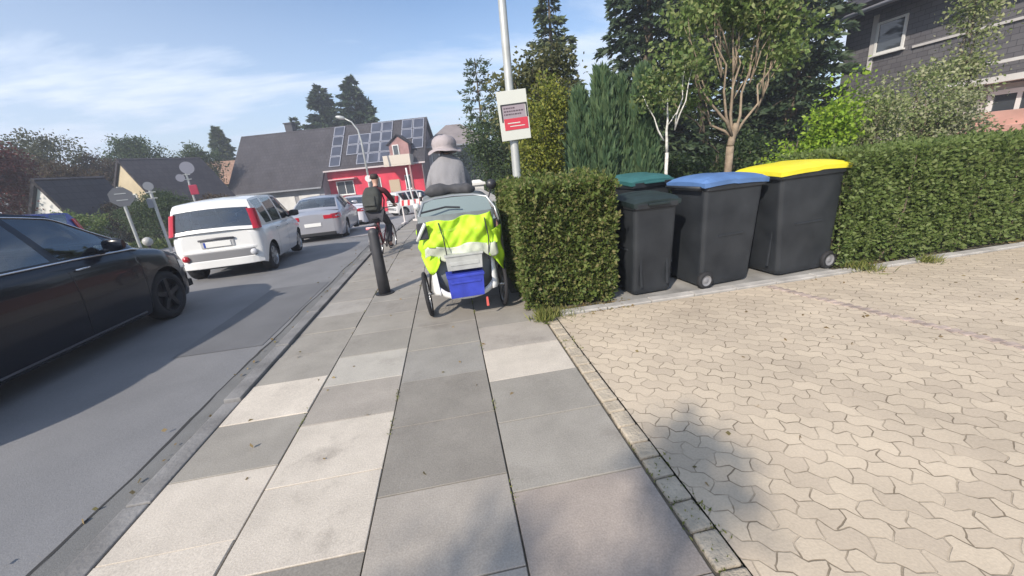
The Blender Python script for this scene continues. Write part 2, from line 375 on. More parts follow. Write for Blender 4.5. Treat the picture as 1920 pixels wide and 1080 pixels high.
# worn row of stones running out through the driveway
b = MB()
for i in range(26):
    t = i/25; x = 3.36+.0*t + .45*t; y = 3.66 - 1.75*t
    b.box((x+random.uniform(-.01, .01), y, -.033), (.10, .062, .082), -.2+random.uniform(-.1, .1))
tag(b.build('drain_row', mat('row_stone', (.36, .29, .25), .9, var=.4, vscale=10), bevel=.01), kind='structure')
#@@MORE
# ------------------------------------------------------------------ hedges
def box_hedge(name, x0, x1, y0, y1, h, n, m, lab, grp, seed, ln=.045, z0=0.):
    """clipped hedge: leaves on all faces of a wobbling box, twigs inside"""
    A = [('x0', (y1-y0)*h), ('x1', (y1-y0)*h), ('y0', (x1-x0)*h), ('y1', (x1-x0)*h), ('z', (x1-x0)*(y1-y0))]
    tot = sum(a for _, a in A); Ps, Ds = [], []
    for k, a in A:
        q = int(n*a/tot*(1.5 if k == 'y0' else 1)); u, v = rng.random(q), rng.random(q)
        X, Y, Z = x0+u*(x1-x0), y0+u*(y1-y0), v*h
        if k == 'x0': P, D = np.c_[np.full(q, x0), Y, Z], (-1, 0, .3)
        elif k == 'x1': P, D = np.c_[np.full(q, x1), Y, Z], (1, 0, .3)
        elif k == 'y0': P, D = np.c_[X, np.full(q, y0), Z], (0, -1, .3)
        elif k == 'y1': P, D = np.c_[X, np.full(q, y1), Z], (0, 1, .3)
        else: P, D = np.c_[X, y0+v*(y1-y0), np.full(q, h)], (0, 0, 1)
        D = np.tile(np.array(D, float), (q, 1)); P = P + D*(noise3(P, 5, seed)[:, None]*.028 + noise3(P, 16, seed+1)[:, None]*.018 - np.abs(rng.normal(0, .035, (q, 1))))
        low = np.clip((.22-P[:, 2])/.22, 0, 1)[:, None]; P = P - D*low*.10*(np.abs(D[:, :1])+np.abs(D[:, 1:2]) > .5)
        keep = rng.random(q) > .45*low[:, 0]; Ps.append(P[keep]); Ds.append(D[keep])
    P, D = np.concatenate(Ps), np.concatenate(Ds)
    t = empty(name, ((x0+x1)/2, (y0+y1)/2, z0)); tag(t, lab, 'hedge', grp)
    P = P - np.array([(x0+x1)/2, (y0+y1)/2, 0]); P[:, 2] = np.maximum(P[:, 2], .03); hol = noise3(P, 7, seed+5) > (1.15 + .5*(P[:, 2] > .5)); P, D = P[~hol], D[~hol]
    npmesh('foliage', leaves(P, D, ln, ln*.62, .75), 4, m, t)
    q = 150; ks = []
    for _ in range(q):          # stray shoots
        if random.random() < .55: p0 = (random.uniform(x0, x1), random.uniform(y0, min(y1, y0+1.2)), h); d0 = (random.uniform(-.3, .3), random.uniform(-.3, .3), 1)
        else: p0 = (random.uniform(x0, x1), y0, random.uniform(.1, h)); d0 = (random.uniform(-.5, .5), -1, random.uniform(.1, .9))
        L_ = random.uniform(.04, .13); u_ = rng.random(11)[:, None]; ks.append((np.array(p0)-[(x0+x1)/2, (y0+y1)/2, 0]) + np.array(d0)*L_*u_)
    ks = np.concatenate(ks); npmesh('stray_shoots', leaves(ks, rng.normal(0, .6, (len(ks), 3))+[0, -.2, .5], ln*1.15, ln*.6, .5), 4, m, t)
    b = MB(); k = .10
    for _ in range(int((x1-x0)*(y1-y0)*26)+20):
        a = Vector((random.uniform(x0+k, x1-k)-(x0+x1)/2, random.uniform(y0+k, y1-k)-(y0+y1)/2, 0)); e = a + Vector((random.uniform(-.15, .15), random.uniform(-.15, .15), h-.1))
        b.tube([a, (a+e)/2+Vector((random.uniform(-.08, .08), random.uniform(-.08, .08), 0)), e], [.012, .008, .004], 5, False)
    b.build('stem', BARK, t)
    # inner mass of leaves so that no light passes straight through
    q = int(n*.45); P = np.c_[rng.uniform(x0+.06, x1-.06, q)-(x0+x1)/2, rng.uniform(y0+.06, y1-.06, q)-(y0+y1)/2, rng.uniform(.06, h-.05, q)]
    npmesh('inner_foliage', leaves(P, rng.normal(0, 1, (q, 3)), ln*2.0, ln*1.7, 1), 4, m, t)
    return t
box_hedge('hedge', .66, 1.70, 3.92, 5.5, 1.33, 42000, HEDGE, 'tall clipped green hedge block beside the yellow draped trike, left of the bins', 'clipped hedges along the pavement', 3)
box_hedge('hedge', 4.42, 13.5, 3.86, 4.95, 1.33, 60000, HEDGE2, 'long dark green clipped hedge right of the yellow-lidded bin', 'clipped hedges along the pavement', 8)

# ------------------------------------------------------------------ trees and shrubs
def ell(c, r, n, shell=.55):
    d = unit(rng.normal(0, 1, (n, 3))); k = shell + (1-shell)*rng.random((n, 1))**.6
    return np.array(c) + d*k*np.array(r), d
def limb(b, p0, p1, r0, r1, wob=.06, n=5, k=7):
    p0, p1 = Vector(p0), Vector(p1); L = (p1-p0).length; pts = []
    for i in range(n+1):
        t = i/n; q = p0.lerp(p1, t); s = math.sin(t*math.pi)*wob*L
        pts.append(q + Vector((random.uniform(-s, s), random.uniform(-s, s), random.uniform(-s, s)*.4)))
    b.tube(pts, [r0+(r1-r0)*i/n for i in range(n+1)], k); return pts
def tree(name, loc, limbs, clumps, m, bark, lab, cat='tree', grp=None, ln=.07, seed=1, twigs=60, den=1., spread=.16):
    """limbs: (p0, p1, r0, r1); clumps: (centre, radii, n). Leaves sit in small tufts inside each clump."""
    t = empty(name, loc); tag(t, lab, cat, grp)
    b = MB()
    for l in limbs: limb(b, *l)
    Ps, Ds = [], []
    for c, r, n in clumps:
        nt_ = max(4, int(n/26)); T, Dt = ell(c, r, nt_, .35)
        T = T + noise3(T, 2.2/max(r), seed)[:, None]*Dt*.22*max(r)
        for _ in range(2): limb(b, Vector(c)*.6 + Vector((0, 0, c[2]*.1)), T[rng.integers(nt_)].tolist(), .014, .004, .05, 4, 5)
        k = int(n*1.7*den/nt_)+1; rad = max(r)*spread+ln*.7
        P = np.repeat(T, k, 0) + rng.normal(0, rad, (nt_*k, 3))*np.array([1, 1, .7]); D = np.repeat(Dt, k, 0)*.5 + np.array([0, 0, -.2])
        Ps.append(P); Ds.append(D)
    b.build('trunk', bark, t, smooth=True)
    npmesh('crown', leaves(np.concatenate(Ps), np.concatenate(Ds), ln, ln*.6, .8), 4, m, t)
    return t
def spruce(name, loc, h, r, m, lab, grp=None, levels=26, seed=0, ln=.16, droop=.28, base=.06, per=9, taper=.9, dens=1.):
    t = empty(name, loc); tag(t, lab, 'tree', grp); b = MB()
    b.tube([(0, 0, 0), (.03, 0, h*.5), (0, 0, h)], [h*.018+.03, h*.012+.02, .012], 8)
    Ps, Ds = [], []
    for i in range(levels):
        f = i/(levels-1); z = h*(base + (1-base)*f*.985); R_ = r*((1-f)**taper)*random.uniform(.8, 1.12)+.05*h/8
        for k in range(max(4, int(per*(1-f*.45)))):
            a = random.uniform(0, 6.283); L = R_*random.uniform(.72, 1.12); d = np.array([math.cos(a), math.sin(a), 0.])
            n = int((14 + L*60/max(ln/.16, .5))*dens); u = rng.random(n)**.75
            zc = z - droop*L*(u**1.3) + .14*L*np.maximum(0, u-.7)
            s = np.array([-d[1], d[0], 0.]); wdt = (L*.20*(1-u*.75)+.03)*rng.normal(0, 1, n)
            P = d*(u*L)[:, None] + s*wdt[:, None]; P[:, 2] = zc - np.abs(wdt)*.25 + rng.normal(0, .02*h/6, n)
            Ps.append(P); Ds.append(np.tile(d*1.0 + np.array([0, 0, -.25]), (n, 1)) + s*np.sign(wdt)[:, None]*.6)
            if k % 2 == 0: b.tube([(0, 0, z), (*(d[:2]*L*.5), z-droop*L*.35), (*(d[:2]*L*.9), z-droop*L*.8)], [.022, .014, .005], 5, False)
    b.build('trunk', BARK, t)
    npmesh('crown', leaves(np.concatenate(Ps), np.concatenate(Ds), ln*1.1, ln*.42, .4), 4, m, t); return t
def thuja(name, loc, h, r, m, lab, grp, n=4200, seed=0):
    t = empty(name, loc); tag(t, lab, 'tree', grp); b = MB()
    b.tube([(0, 0, 0), (0, 0, h*.93)], [.05, .01], 7); b.build('trunk', BARK, t)
    z = rng.random(n)**.9*h; a = rng.uniform(0, 6.283, n); f = z/h
    rr = r*np.minimum(1, (1-f)**.5*1.25)*(.75+.25*np.minimum(1, f*6))
    fl = 1 + .16*np.sin(a*5+seed+f*3) + .10*np.sin(a*9+f*9+seed); rr = rr*fl*(1-np.abs(rng.normal(0, .12, n)))
    P = np.c_[np.cos(a)*rr, np.sin(a)*rr, z]; D = np.c_[np.cos(a)*.25, np.sin(a)*.25, np.ones(n)]
    npmesh('crown', leaves(P, D, .20, .055, .16), 4, m, t); return t

tree('shadow_caster', (-3.3, -2.9, -.06), [((0, 0, 0), (.05, 0, 2.6), .09, .06), ((.05, 0, 2.6), (.9, .1, 3.9), .04, .015), ((.05, 0, 2.6), (.4, -.2, 3.4), .04, .015), ((.05, 0, 2.4), (-.5, -.2, 3.6), .03, .01)],  # added out of view; its crown stands in for the camera holder's shadow
     [((.78, .12, 4.15), (.25, .23, .18), 380), ((.42, -.25, 3.65), (.22, .22, .2), 240), ((-.3, -.4, 3.9), (.5, .45, .4), 300)], GREENL, BARK, 'unseen tree added behind the camera to throw shade on the near driveway', ln=.08, seed=51)
# garden on the right -------------------------------------------------------
TG = 'dark conifers closing off the garden'
spruce('spruce_tree', (7.3, 14.2, 0), 11.5, 2.15, SPRUCE, 'broad dark spruce directly behind the pale birch stem', TG, 34, 1, .24, .30, .03, 12, .75, 1.1)
spruce('spruce_tree', (9.9, 14.8, 0), 12.0, 2.5, SPRUCE, 'dark spruce behind the many-stemmed garden tree', TG, 34, 2, .24, .34, .03, 12, .75, 1.1)
spruce('spruce_tree', (12.3, 13.4, 0), 10.5, 2.3, SPRUCE, 'dark spruce behind the yellow-lidded bin, left of the slate house', TG, 32, 3, .24, .30, .03, 12, .75, 1.1)
spruce('spruce_tree', (14.3, 16.6, 0), 12.5, 2.4, SPRUCE, 'dark spruce touching the left corner of the slate house', TG, 32, 4, .24, .30, .03, 11, .75, 1.)
spruce('spruce_tree', (4.95, 17.8, -.2), 8.9, 2.5, SPRUCE2, 'single pointed spruce standing right of the poster pole', None, 30, 5, .22, .16, .05, 9, .85)
spruce('spruce_tree', (6.25, 19.5, -.2), 6.6, .95, SPRUCE2, 'slim small spruce in the gap of sky right of the pointed one', None, 20, 6, .20, .2, .05, 8, .9)
for i, (x, y, h, lab) in enumerate([(2.28, 6.7, 2.45, 'leftmost bluish thuja column behind the hedge, next to the yellow-green bush'), (2.62, 6.6, 2.72, 'second thuja column from the yellow-green bush'),
        (2.98, 6.75, 2.6, 'third thuja column from the yellow-green bush, behind the green-lidded bin'), (3.32, 6.6, 2.72, 'rightmost thuja column, left of the white birch stem'),
        (3.62, 7.2, 2.4, 'thuja column half hidden behind the white birch stem')]):
    thuja('thuja', (x, y, 0), h, .25, THUJA, lab, 'thuja columns behind the bins', 6500, i)
tree('bush', (1.80, 7.4, 0), [((0, 0, 0), (-.15, 0, 1.6), .03, .008), ((0, 0, 0), (.2, .1, 1.9), .03, .008), ((0, 0, 0), (0, -.1, 2.2), .025, .006)],
     [((0, 0, 1.0), (.46, .40, .75), 2600), ((-.05, 0, 1.9), (.42, .38, .60), 2400), ((.12, 0, 2.5), (.33, .3, .38), 1100)], YELLOW, BARK,
     'tall yellow-green bush behind the left hedge, right of the poster pole', 'bush', None, .06, 3)
tree('tree', (2.1, 9.2, 0), [((0, 0, 0), (0, 0, 2.6), .07, .03), ((0, 0, 2), (.5, 0, 3.6), .04, .01), ((0, 0, 2), (-.5, 0, 3.4), .04, .01)],
     [((0, 0, 2.6), (.75, .7, .8), 1900), ((.35, 0, 3.4), (.5, .5, .5), 900), ((-.35, .1, 3.2), (.5, .5, .4), 600)], leafm('olive_leaf', [(.07, .085, .035), (.12, .13, .05), (.18, .17, .07)]), BARK,
     'loose olive green tree above the yellow-green bush', grp=None, ln=.09, seed=4)
# many-stemmed tree
S = (4.93, 6.5, 0)
lm = [((0, 0, 0), (-.06, 0, 1.5), .075, .06), ((-.06, 0, 1.5), (.03, 0, 1.85), .06, .05)]
fork = (-.02, 0, 1.62)
ends = [(-.95, .1, 3.0), (-.55, -.1, 3.45), (-.12, .05, 3.5), (.42, .1, 3.3), (.72, -.05, 2.95), (.15, .3, 3.6), (-.75, .2, 2.3)]
for e in ends: lm.append((fork, e, .026, .006)); lm.append(((e[0]*.55, e[1]*.5, 1.62+(e[2]-1.62)*.55), (e[0]*.75+random.uniform(-.25, .25), e[1]+.1, e[2]+.1), .012, .004))
tree('multi_stemmed_tree', S, lm, [((e[0]*1.05, e[1], e[2]+.22), (.40, .40, .42), 640) for e in ends] + [((.1, .4, 3.1), (.55, .5, .5), 500), ((.7, .1, 2.85), (.35, .4, .3), 260), ((-.3, 0, 4.1), (.7, .6, .5), 1000), ((.5, 0, 3.9), (.6, .5, .5), 900)],
     leafm('light_leaf', [(.10, .16, .04), (.15, .22, .06), (.22, .28, .09), (.28, .30, .13)]), BARKP, 'many-stemmed garden tree with bare pale limbs above the blue-lidded bin', ln=.085, seed=5, den=.72)
tree('birch', (3.50, 6.05, 0), [((0, 0, 0), (-.05, 0, 1.5), .034, .026, .02), ((-.05, 0, 1.5), (-.06, 0, 2.3), .026, .006, .02), ((-.05, 0, 1.9), (.18, 0, 2.2), .008, .004)],
     [((-.18, 0, 2.4), (.26, .24, .22), 260), ((.12, 0, 2.6), (.26, .24, .24), 260)], GREENL, BIRCHB,
     'young birch with thin white stem behind the blue-lidded bin', ln=.075, seed=6)
SG = 'garden shrubs behind the long hedge'
def shrub(loc, rs, hs, m, lab, n=2600, ln=.06, seed=1, cat='shrub'):
    x, y = loc; st = [((0, 0, 0), (random.uniform(-.4, .4)*rs, random.uniform(-.3, .3)*rs, hs*.85), .02, .005) for _ in range(6)]
    cl = [((random.uniform(-.45, .45)*rs, random.uniform(-.3, .3)*rs, hs*random.uniform(.4, .85)), (rs*.5, rs*.5, hs*.24), int(n/6)) for _ in range(6)]
    tree('shrub', (x, y, 0), st, cl, m, BARK, lab, cat, SG, ln, seed)
shrub((6.25, 6.6), .65, 1.75, BRIGHT, 'low bright green shrub above the yellow lid', 2600, .065, 11)
shrub((6.75, 6.3), .6, 2.35, BRIGHT, 'taller bright lime shrub right of the low one', 2300, .07, 12)
shrub((7.6, 6.5), .85, 2.25, SHRUB, 'loose grey-green shrub with bare stems, middle of the garden', 2600, .06, 13)
shrub((8.75, 6.7), .95, 2.3, SHRUB, 'big loose shrub with reddish tips below the slate wall', 3000, .06, 14)
shrub((9.3, 6.4), .7, 2.05, leafm('cream_leaf', [(.16, .19, .08), (.32, .34, .2), (.10, .13, .05), (.42, .42, .30)]), 'cream variegated shrub right beside the salmon steps', 2700, .06, 15)
shrub((5.6, 7.6), .9, 1.6, DARKL, 'dark low shrub behind the many-stemmed tree', 2600, .07, 16)
shrub((4.3, 7.7), .9, 1.6, DARKL, 'dark low shrub between birch and many-stemmed tree', 2600, .07, 17)
tree('climbing_plant', (11.0, 7.6, 0), [((0, 0, 0), (.1, 0, 2.), .03, .02), ((.1, 0, 2), (-.1, 0, 4.4), .02, .008)],
     [((0, 0, 1.8), (.35, .3, .5), 700), ((.05, 0, 2.7), (.26, .25, .6), 700), ((0, 0, 3.6), (.28, .25, .55), 800), ((-.05, 0, 4.3), (.34, .3, .4), 800), ((-.6, 0, 2.5), (.5, .3, .25), 500)], SHRUB, BARK,
     'slender climber rising in front of the slate house facade', 'climbing plant', None, .075, 8)

# left of the pole
tree('tree', (2.85, 16.2, -.3), [((0, 0, 0), (0, 0, 2.5), .12, .06)] + [((0, 0, 1.6), (x, 0, 3.2), .05, .015) for x in (-.9, .8, .1)],
     [((0, 0, 1.4), (1.5, 1.1, 1.2), 4600), ((-.45, 0, 2.6), (1.25, 1, 1.0), 3400), ((.45, 0, 3.3), (1.1, .9, .8), 2600), ((1.3, 0, 1.8), (.9, .9, 1.1), 2200)], DARKL, BARK,
     'round dark green tree between the grey house and the poster pole', ln=.11, seed=21, den=1.7, spread=.12)
# sparse monkey-puzzle-like top
t = empty('spindly_tree', (1.75, 17.6, -.15)); tag(t, 'spindly tree with sparse tiered branches left of the poster pole', 'tree')
b = MB(); b.tube([(0, 0, 0), (0, 0, 5.8)], [.07, .015], 7); Ps, Ds = [], []
for i in range(9):
    z = 3.0+i*.33
    for k in range(5):
        a = k*1.257+i*.8; L = random.uniform(.45, .95)*(1.15-i*.07); d = np.array([math.cos(a), math.sin(a), 0]); n = 46
        b.tube([(0, 0, z), (*(d[:2]*L), z+.05)], [.014, .006], 5); u = .45+.55*rng.random(n)
        P = d*(u*L)[:, None] + rng.normal(0, .055, (n, 3)); P[:, 2] += z+.03; Ps.append(P); Ds.append(np.tile(d, (n, 1)))
b.build('trunk', BARK, t); npmesh('crown', leaves(np.concatenate(Ps), np.concatenate(Ds), .15, .05, .5), 4, DARKL, t)

# far left and behind the houses
FT = 'far spruces above the roofs'
spruce('spruce_tree', (-8.9, 50, -1.6), 13.9, 3.6, SPRUCE, 'tall spruce right of the pair above the solar roof', FT, 30, 1, .45, .12, .3, 12, .62, 1.6)
spruce('spruce_tree', (-12.6, 51, -1.6), 13.5, 3.6, SPRUCE, 'tall spruce left of the pair above the solar roof', FT, 30, 2, .45, .12, .3, 12, .6, 1.6)
spruce('spruce_tree', (-15.9, 51, -1.6), 10.4, 1.7, SPRUCE, 'small spruce tip left of the tall pair', FT, 18, 3, .4, .1, .3, 10, .7, 1.4)
spruce('spruce_tree', (-23.6, 50, -1.6), 10.0, 2.1, SPRUCE2, 'lone cone-shaped spruce between the dark-roofed house and the big roof', FT, 28, 4, .35, .35, .3, 13, .6, 1.6)
def far_tree(loc, r, h, m, lab, seed, n=2600, ln=.22, grp='far garden trees on the left'):
    x, y = loc; z = gz(x, y)-.1; n = int(n*3.2); ln *= .78
    tree('tree', (x, y, z), [((0, 0, 0), (0, 0, h*.6), .16, .08), ((0, 0, h*.4), (r*.5, 0, h*.8), .07, .02), ((0, 0, h*.4), (-r*.5, 0, h*.75), .07, .02)],
         [((0, 0, h*.45), (r*.9, r*.8, h*.30), n//3), ((-r*.4, 0, h*.68), (r*.6, r*.6, h*.22), n//4), ((r*.35, 0, h*.72), (r*.6, r*.6, h*.2), n//4), ((0, 0, h*.85), (r*.45, r*.45, h*.14), n//6)], m, BARK, lab, ln=ln, seed=seed, grp=grp, spread=.09)
far_tree((-24.6, 38), 2.6, 8.6, DARKL, 'tall dark tree rising left behind the cream gable', 31, 3200, .22)
far_tree((-20.6, 39), 1.9, 7.6, DARKL, 'dark treetop above the ridge of the dark-roofed house', 32, 2000, .22)
far_tree((-25.6, 31), 3.0, 7.9, FARL, 'olive green tree right of the red-leaved tree', 33, 2800, .2)
far_tree((-22.9, 31.5), 2.1, 6.3, BROWNL, 'brownish tree left of the tall dark tree', 34, 2200, .2)
far_tree((-19.7, 20.5), 2.2, 6.0, REDL, 'red-leaved tree at the far left above the black car', 35, 4200, .16)
far_tree((-22.0, 26.), 1.9, 5.6, BROWNL, 'brown-green tree behind the small white gable', 36, 2600, .17)
far_tree((-19.2, 24.2), 1.9, 4.7, BROWNL, 'low dark brown tree between white gable and cream gable', 37, 3400, .14)
far_tree((-15.6, 22.0), 1.7, 2.5, leafm('dusky_leaf', [(.05, .04, .03), (.075, .06, .04), (.06, .07, .035)]), 'dark rounded shrub mass behind the grey octagonal sign', 38, 3600, .12)
far_tree((-13.0, 20.6), 1.5, 2.6, DARKL, 'dark green bush between the two sign posts', 39, 2600, .10)
far_tree((-13.6, 16.6), 1.2, 1.9, GREENL, 'lower green bush left of the octagonal sign post', 40, 2200, .10)
far_tree((-11.9, 23.0), 1.2, 2.3, BROWNL, 'small brownish bush left of the white hatchback roof', 41, 2000, .12)
far_tree((2.55, 36), 2.3, 5.0, leafm('bluish_leaf', [(.03, .055, .045), (.05, .08, .06), (.08, .11, .08)]), 'bluish green tree right of the grey house', 42, 3000, .2, None)
# low green verge planting left of the far pavement
b = MB()
P = np.c_[rng.uniform(-16, -12.3, 9000), rng.uniform(10, 24, 9000), np.zeros(9000)]; P[:, 2] = [gz(a, c)-.1 for a, c in P[:, :2]]; P[:, 2] += rng.random(9000)*.45
o = npmesh('ground_cover', leaves(P, np.tile([0, 0, 1.], (9000, 1)), .14, .06, .6), 4, GREENL); tag(o, 'low green ground cover along the far pavement', 'ground cover', kind='stuff')
# dry grass and moss where slabs, driveway and hedge meet
def tuft(loc, r, n, h, lab, m=GRASSM, grp='dry grass tufts at the driveway edge'):
    q = rng.normal(0, r, (n, 2)); P = np.c_[q, np.zeros(n)]
    o = npmesh('grass_tuft', leaves(P, np.tile([0, 0, 1.], (n, 1)), h, h*.10, .5), 4, m); o.location = (*loc, 0); tag(o, lab, 'grass tuft', grp, 'stuff')
tuft((.80, 3.70), .05, 320, .12, 'yellowish grass tuft at the corner of slabs, driveway and left hedge')
tuft((1.02, 3.78), .09, 260, .06, 'flat dry grass tuft at the foot of the left hedge')
tuft((4.62, 3.74), .07, 200, .11, 'small weed tuft at the left end of the long hedge')
tuft((5.45, 3.70), .05, 150, .10, 'pale weed tuft at the foot of the long hedge')
n = 1100; P = np.c_[rng.uniform(.80, .955, n), rng.uniform(.2, 3.7, n), np.full(n, -.004)]; P = P[noise3(P, 3, 5) > .05]; 
o = npmesh('joint_moss', leaves(P, np.tile([0, 0, 1.], (len(P), 1)), .022, .008, .9), 4, GRASSM); tag(o, 'moss and dry grass in the joint between slabs and driveway', 'moss', kind='stuff')
n = 5000; P = np.c_[rng.uniform(.9, 13, n), rng.uniform(3.70, 3.98, n), np.full(n, .002)]; P = P[(noise3(P, 2, 6) > .1) & ((P[:, 0] < 1.8) | (P[:, 0] > 4.3))]
o = npmesh('fallen_leaves', leaves(P, rng.normal(0, 1, (len(P), 3))*[1, 1, .1], .035, .025, .2), 4, leafm('dry_leaf', [(.20, .14, .07), (.32, .24, .12), (.14, .13, .05)])); tag(o, 'dry leaves lying along the foot of the hedges', 'leaf litter', kind='stuff')

# ------------------------------------------------------------------ wheelie bins
BINP = mat('bin_plastic', (.014, .018, .024), .55, var=.35, vscale=3.2, bump=.08, bscale=200)
RUB = mat('rubber', (.018, .018, .02), .8); STEEL = mat('steel', (.5, .5, .5), .35, metal=1.)
BINP.node_tree.nodes['Color Ramp'].color_ramp.elements[1].color = (.028, .032, .037, 1)
def wheelie_bin(loc, rz, wd, dp, h, lidm, lab, wr=.10, lidn='lid', back=.06, lip=False):
    """front faces local -y, wheels and handle at +y"""
    t = empty('wheelie_bin', loc, rz); tag(t, lab, 'bin', 'wheelie bins between the hedges')
    b = MB(); n = 9; rows = []
    prof = [(0.0, .86, .82), (.04, .885, .845), (.5, .92, .91), (.86, .955, .955), (.90, .96, .965), (.905, 1.02, 1.01), (.955, 1.03, 1.02), (.96, 1.0, .99)]
    for zf, kx, ky in prof:
        a, c = wd/2*kx, dp/2*ky; sh = (1-ky)*dp/2*.75; r = .05; ring = []
        for (cx_, cy_, s) in ((a-r, c-r, 0), (-a+r, c-r, 90), (-a+r, -c+r, 180), (a-r, -c+r, 270)):
            for q in range(5): an = R(s+q*22.5); ring.append((cx_+r*math.cos(an), cy_+sh+r*math.sin(an), zf*h+.03))
        rows.append(ring+[ring[0]])
    b.grid(rows); b.f.append(tuple(range(20))[::-1])
    # ribs and recessed lower front panel
    for sx_ in (-1, 1): b.box((sx_*wd*.30, -dp/2*.86+.025, h*.42), (.028, .02, h*.62), 0, 1, R(-4))
    for sx_ in (-1, 1):
        b.box((sx_*(wd/2*.925), .02, h*.50), (.014, dp*.42, .022)); 
    b.box((0, dp*.36, .10), (wd*.74, .10, .16))
    b.build('body', BINP, t, smooth=False, bevel=.004)
    # lid: domed, overhanging, with front lip and rear hinge
    b = MB(); ni, nj = 14, 12; G = []
    for i in range(ni+1):
        v = -1+2*i/ni; row = []
        for j in range(nj+1):
            u = -1+2*j/nj; e = max(abs(u)**6, abs(v)**6); zc = .045*(1-e)+.018*(1-u*u) + .02*(1-v*v)
            row.append((u*wd*.535*(1-.03*(abs(v) > .95)), v*dp*.53+.01, h*.965+.03+zc+(.010 if v > 0 else 0)))
        G.append(row)
    b.grid(G)
    ring = [G[0][j] for j in range(nj+1)] + [G[i][nj] for i in range(1, ni+1)] + [G[ni][j] for j in range(nj-1, -1, -1)] + [G[i][0] for i in range(ni-1, -1, -1)]
    b.grid([ring, [(x*.995, y*.995, z-.045) for x, y, z in ring]])
    b.box((0, -dp*.545, h*.965+.012), (wd*.46, .035, .02))
    l = b.build('lid', lidm, t, smooth=False, bevel=.003)
    # rear handle
    b = MB(); hy = dp*.50
    for sx_ in (-1, 1): b.tube([(sx_*wd*.36, hy-.02, h*.93), (sx_*wd*.36, hy+back, h*.965)], .016, 8)
    b.tube([(-wd*.46, hy+back, h*.965), (wd*.46, hy+back, h*.965)], .017, 10); b.build('handle', BINP, t, smooth=True)
    b = MB(); b.tube([(-wd*.47, dp*.42, wr+.0), (wd*.47, dp*.42, wr)], .012, 8); b.build('axle', STEEL, t)
    for sx_ in (-1, 1):
        w_ = MB(); w_.lathe([(wr*.62, -.028), (wr*.9, -.03), (wr, -.018), (wr, .018), (wr*.9, .03), (wr*.62, .028), (wr*.62, -.028)], (sx_*wd*.46, dp*.42, wr), (1, 0, 0), 28)
        wh = w_.build('wheel', RUB, t, smooth=True)
        q = MB(); q.lathe([(0, .020*sx_), (wr*.18, .026*sx_), (wr*.25, .018*sx_), (wr*.50, .012*sx_), (wr*.58, .026*sx_), (wr*.66, .026*sx_), (wr*.66, 0)], (sx_*wd*.46, dp*.42, wr), (1, 0, 0), 28)
        q.build('hub', mat('hub_grey', (.22, .22, .23), .45), wh, smooth=True)
    if lip:
        b = MB(); b.box((0, -dp*.565, h*.80), (.03, .02, .05)); 
    return t
wheelie_bin((2.11, 4.17, 0), R(4), .53, .56, 1.05, mat('lid_dark_green', (.012, .022, .022), .55, var=.3), 'smallest wheelie bin, dark green lid, right against the left hedge', .09)
wheelie_bin((3.02, 4.22, 0), R(96), .62, .78, 1.17, mat('lid_blue', (.085, .17, .36), .5, var=.2, vscale=4), 'wheelie bin with blue lid turned sideways, its wheel in front')
wheelie_bin((3.955, 4.24, 0), R(-84), .66, .93, 1.21, mat('lid_yellow', (.74, .64, .03), .5, var=.1, vscale=4), 'wheelie bin with bright yellow lid beside the long hedge', .11)
wheelie_bin((2.42, 4.98, 0), R(8), .58, .70, 1.22, mat('lid_teal', (.03, .12, .12), .5, var=.1), 'hindmost wheelie bin with teal lid, half hidden behind the small bin')
wj = []
for xj in (-1.2, -.57, .11):
    for yc in rng.uniform(.9, 9, 9): q = rng.integers(8, 26); wj.append(np.c_[rng.normal(xj, .007, q), rng.normal(yc, .05, q), np.full(q, -.002)])
wj = np.concatenate(wj); o = npmesh('joint_weeds', leaves(wj, np.tile([0, 0, 1.], (len(wj), 1)), .020, .006, .8), 4, GRASSM); tag(o, 'tiny weeds and moss in the joints of the slabs', 'weeds', kind='stuff')
n = 150; P = np.c_[rng.normal(-1.98, .16, n), rng.uniform(.8, 12, n), np.full(n, -.028)]; P = np.r_[P, np.c_[rng.uniform(-1.7, .8, 60), rng.uniform(.9, 10, 60), np.full(60, .004)], np.c_[rng.uniform(1, 8, 90), rng.uniform(1, 3.8, 90), np.full(90, .004)]]
P[:, 2] += [gz(a, c_) for a, c_ in P[:, :2]]
o = npmesh('scattered_leaves', leaves(P, rng.normal(0, 1, (len(P), 3))*[1, 1, .08], .034, .024, .12), 4, MATS['dry_leaf']); tag(o, 'small dry leaves blown along kerb and slabs', 'leaf litter', kind='stuff')
b = MB(); b.grid([[(x, y, -.0555) for y in (4.3, 5.5, 6.9)] for x in (-3.1, -2.6, -2.2)]); tag(b.build('asphalt_patch', asphalt('patch_asphalt', (.17, .172, .178), (.12, .122, .128), 2.)), kind='structure')










#@@MORE3
# ------------------------------------------------------------------ cars
GLASS = bpy.data.materials.new('car_glass'); GLASS.use_nodes = True; gt = GLASS.node_tree; gt.nodes.clear()
g1 = N(gt, 'ShaderNodeBsdfTransparent'); g1.inputs[0].default_value = (.42, .47, .46, 1); g2 = N(gt, 'ShaderNodeBsdfGlossy'); g2.inputs['Roughness'].default_value = .03; g2.inputs[0].default_value = (.85, .88, .9, 1)
g3 = N(gt, 'ShaderNodeFresnel'); g3.inputs[0].default_value = 1.6; g4 = N(gt, 'ShaderNodeMixShader'); gt.links.new(mth(gt, 'ADD', mth(gt, 'MULTIPLY', g3.outputs[0], 1.2), .10, True), g4.inputs[0])
gt.links.new(g1.outputs[0], g4.inputs[1]); gt.links.new(g2.outputs[0], g4.inputs[2]); g5 = N(gt, 'ShaderNodeOutputMaterial'); gt.links.new(g4.outputs[0], g5.inputs[0]); GLASS.use_fake_user = True
BLK = mat('black_trim', (.02, .02, .022), .5); CHROME = mat('chrome', (.75, .76, .78), .12, metal=1.)
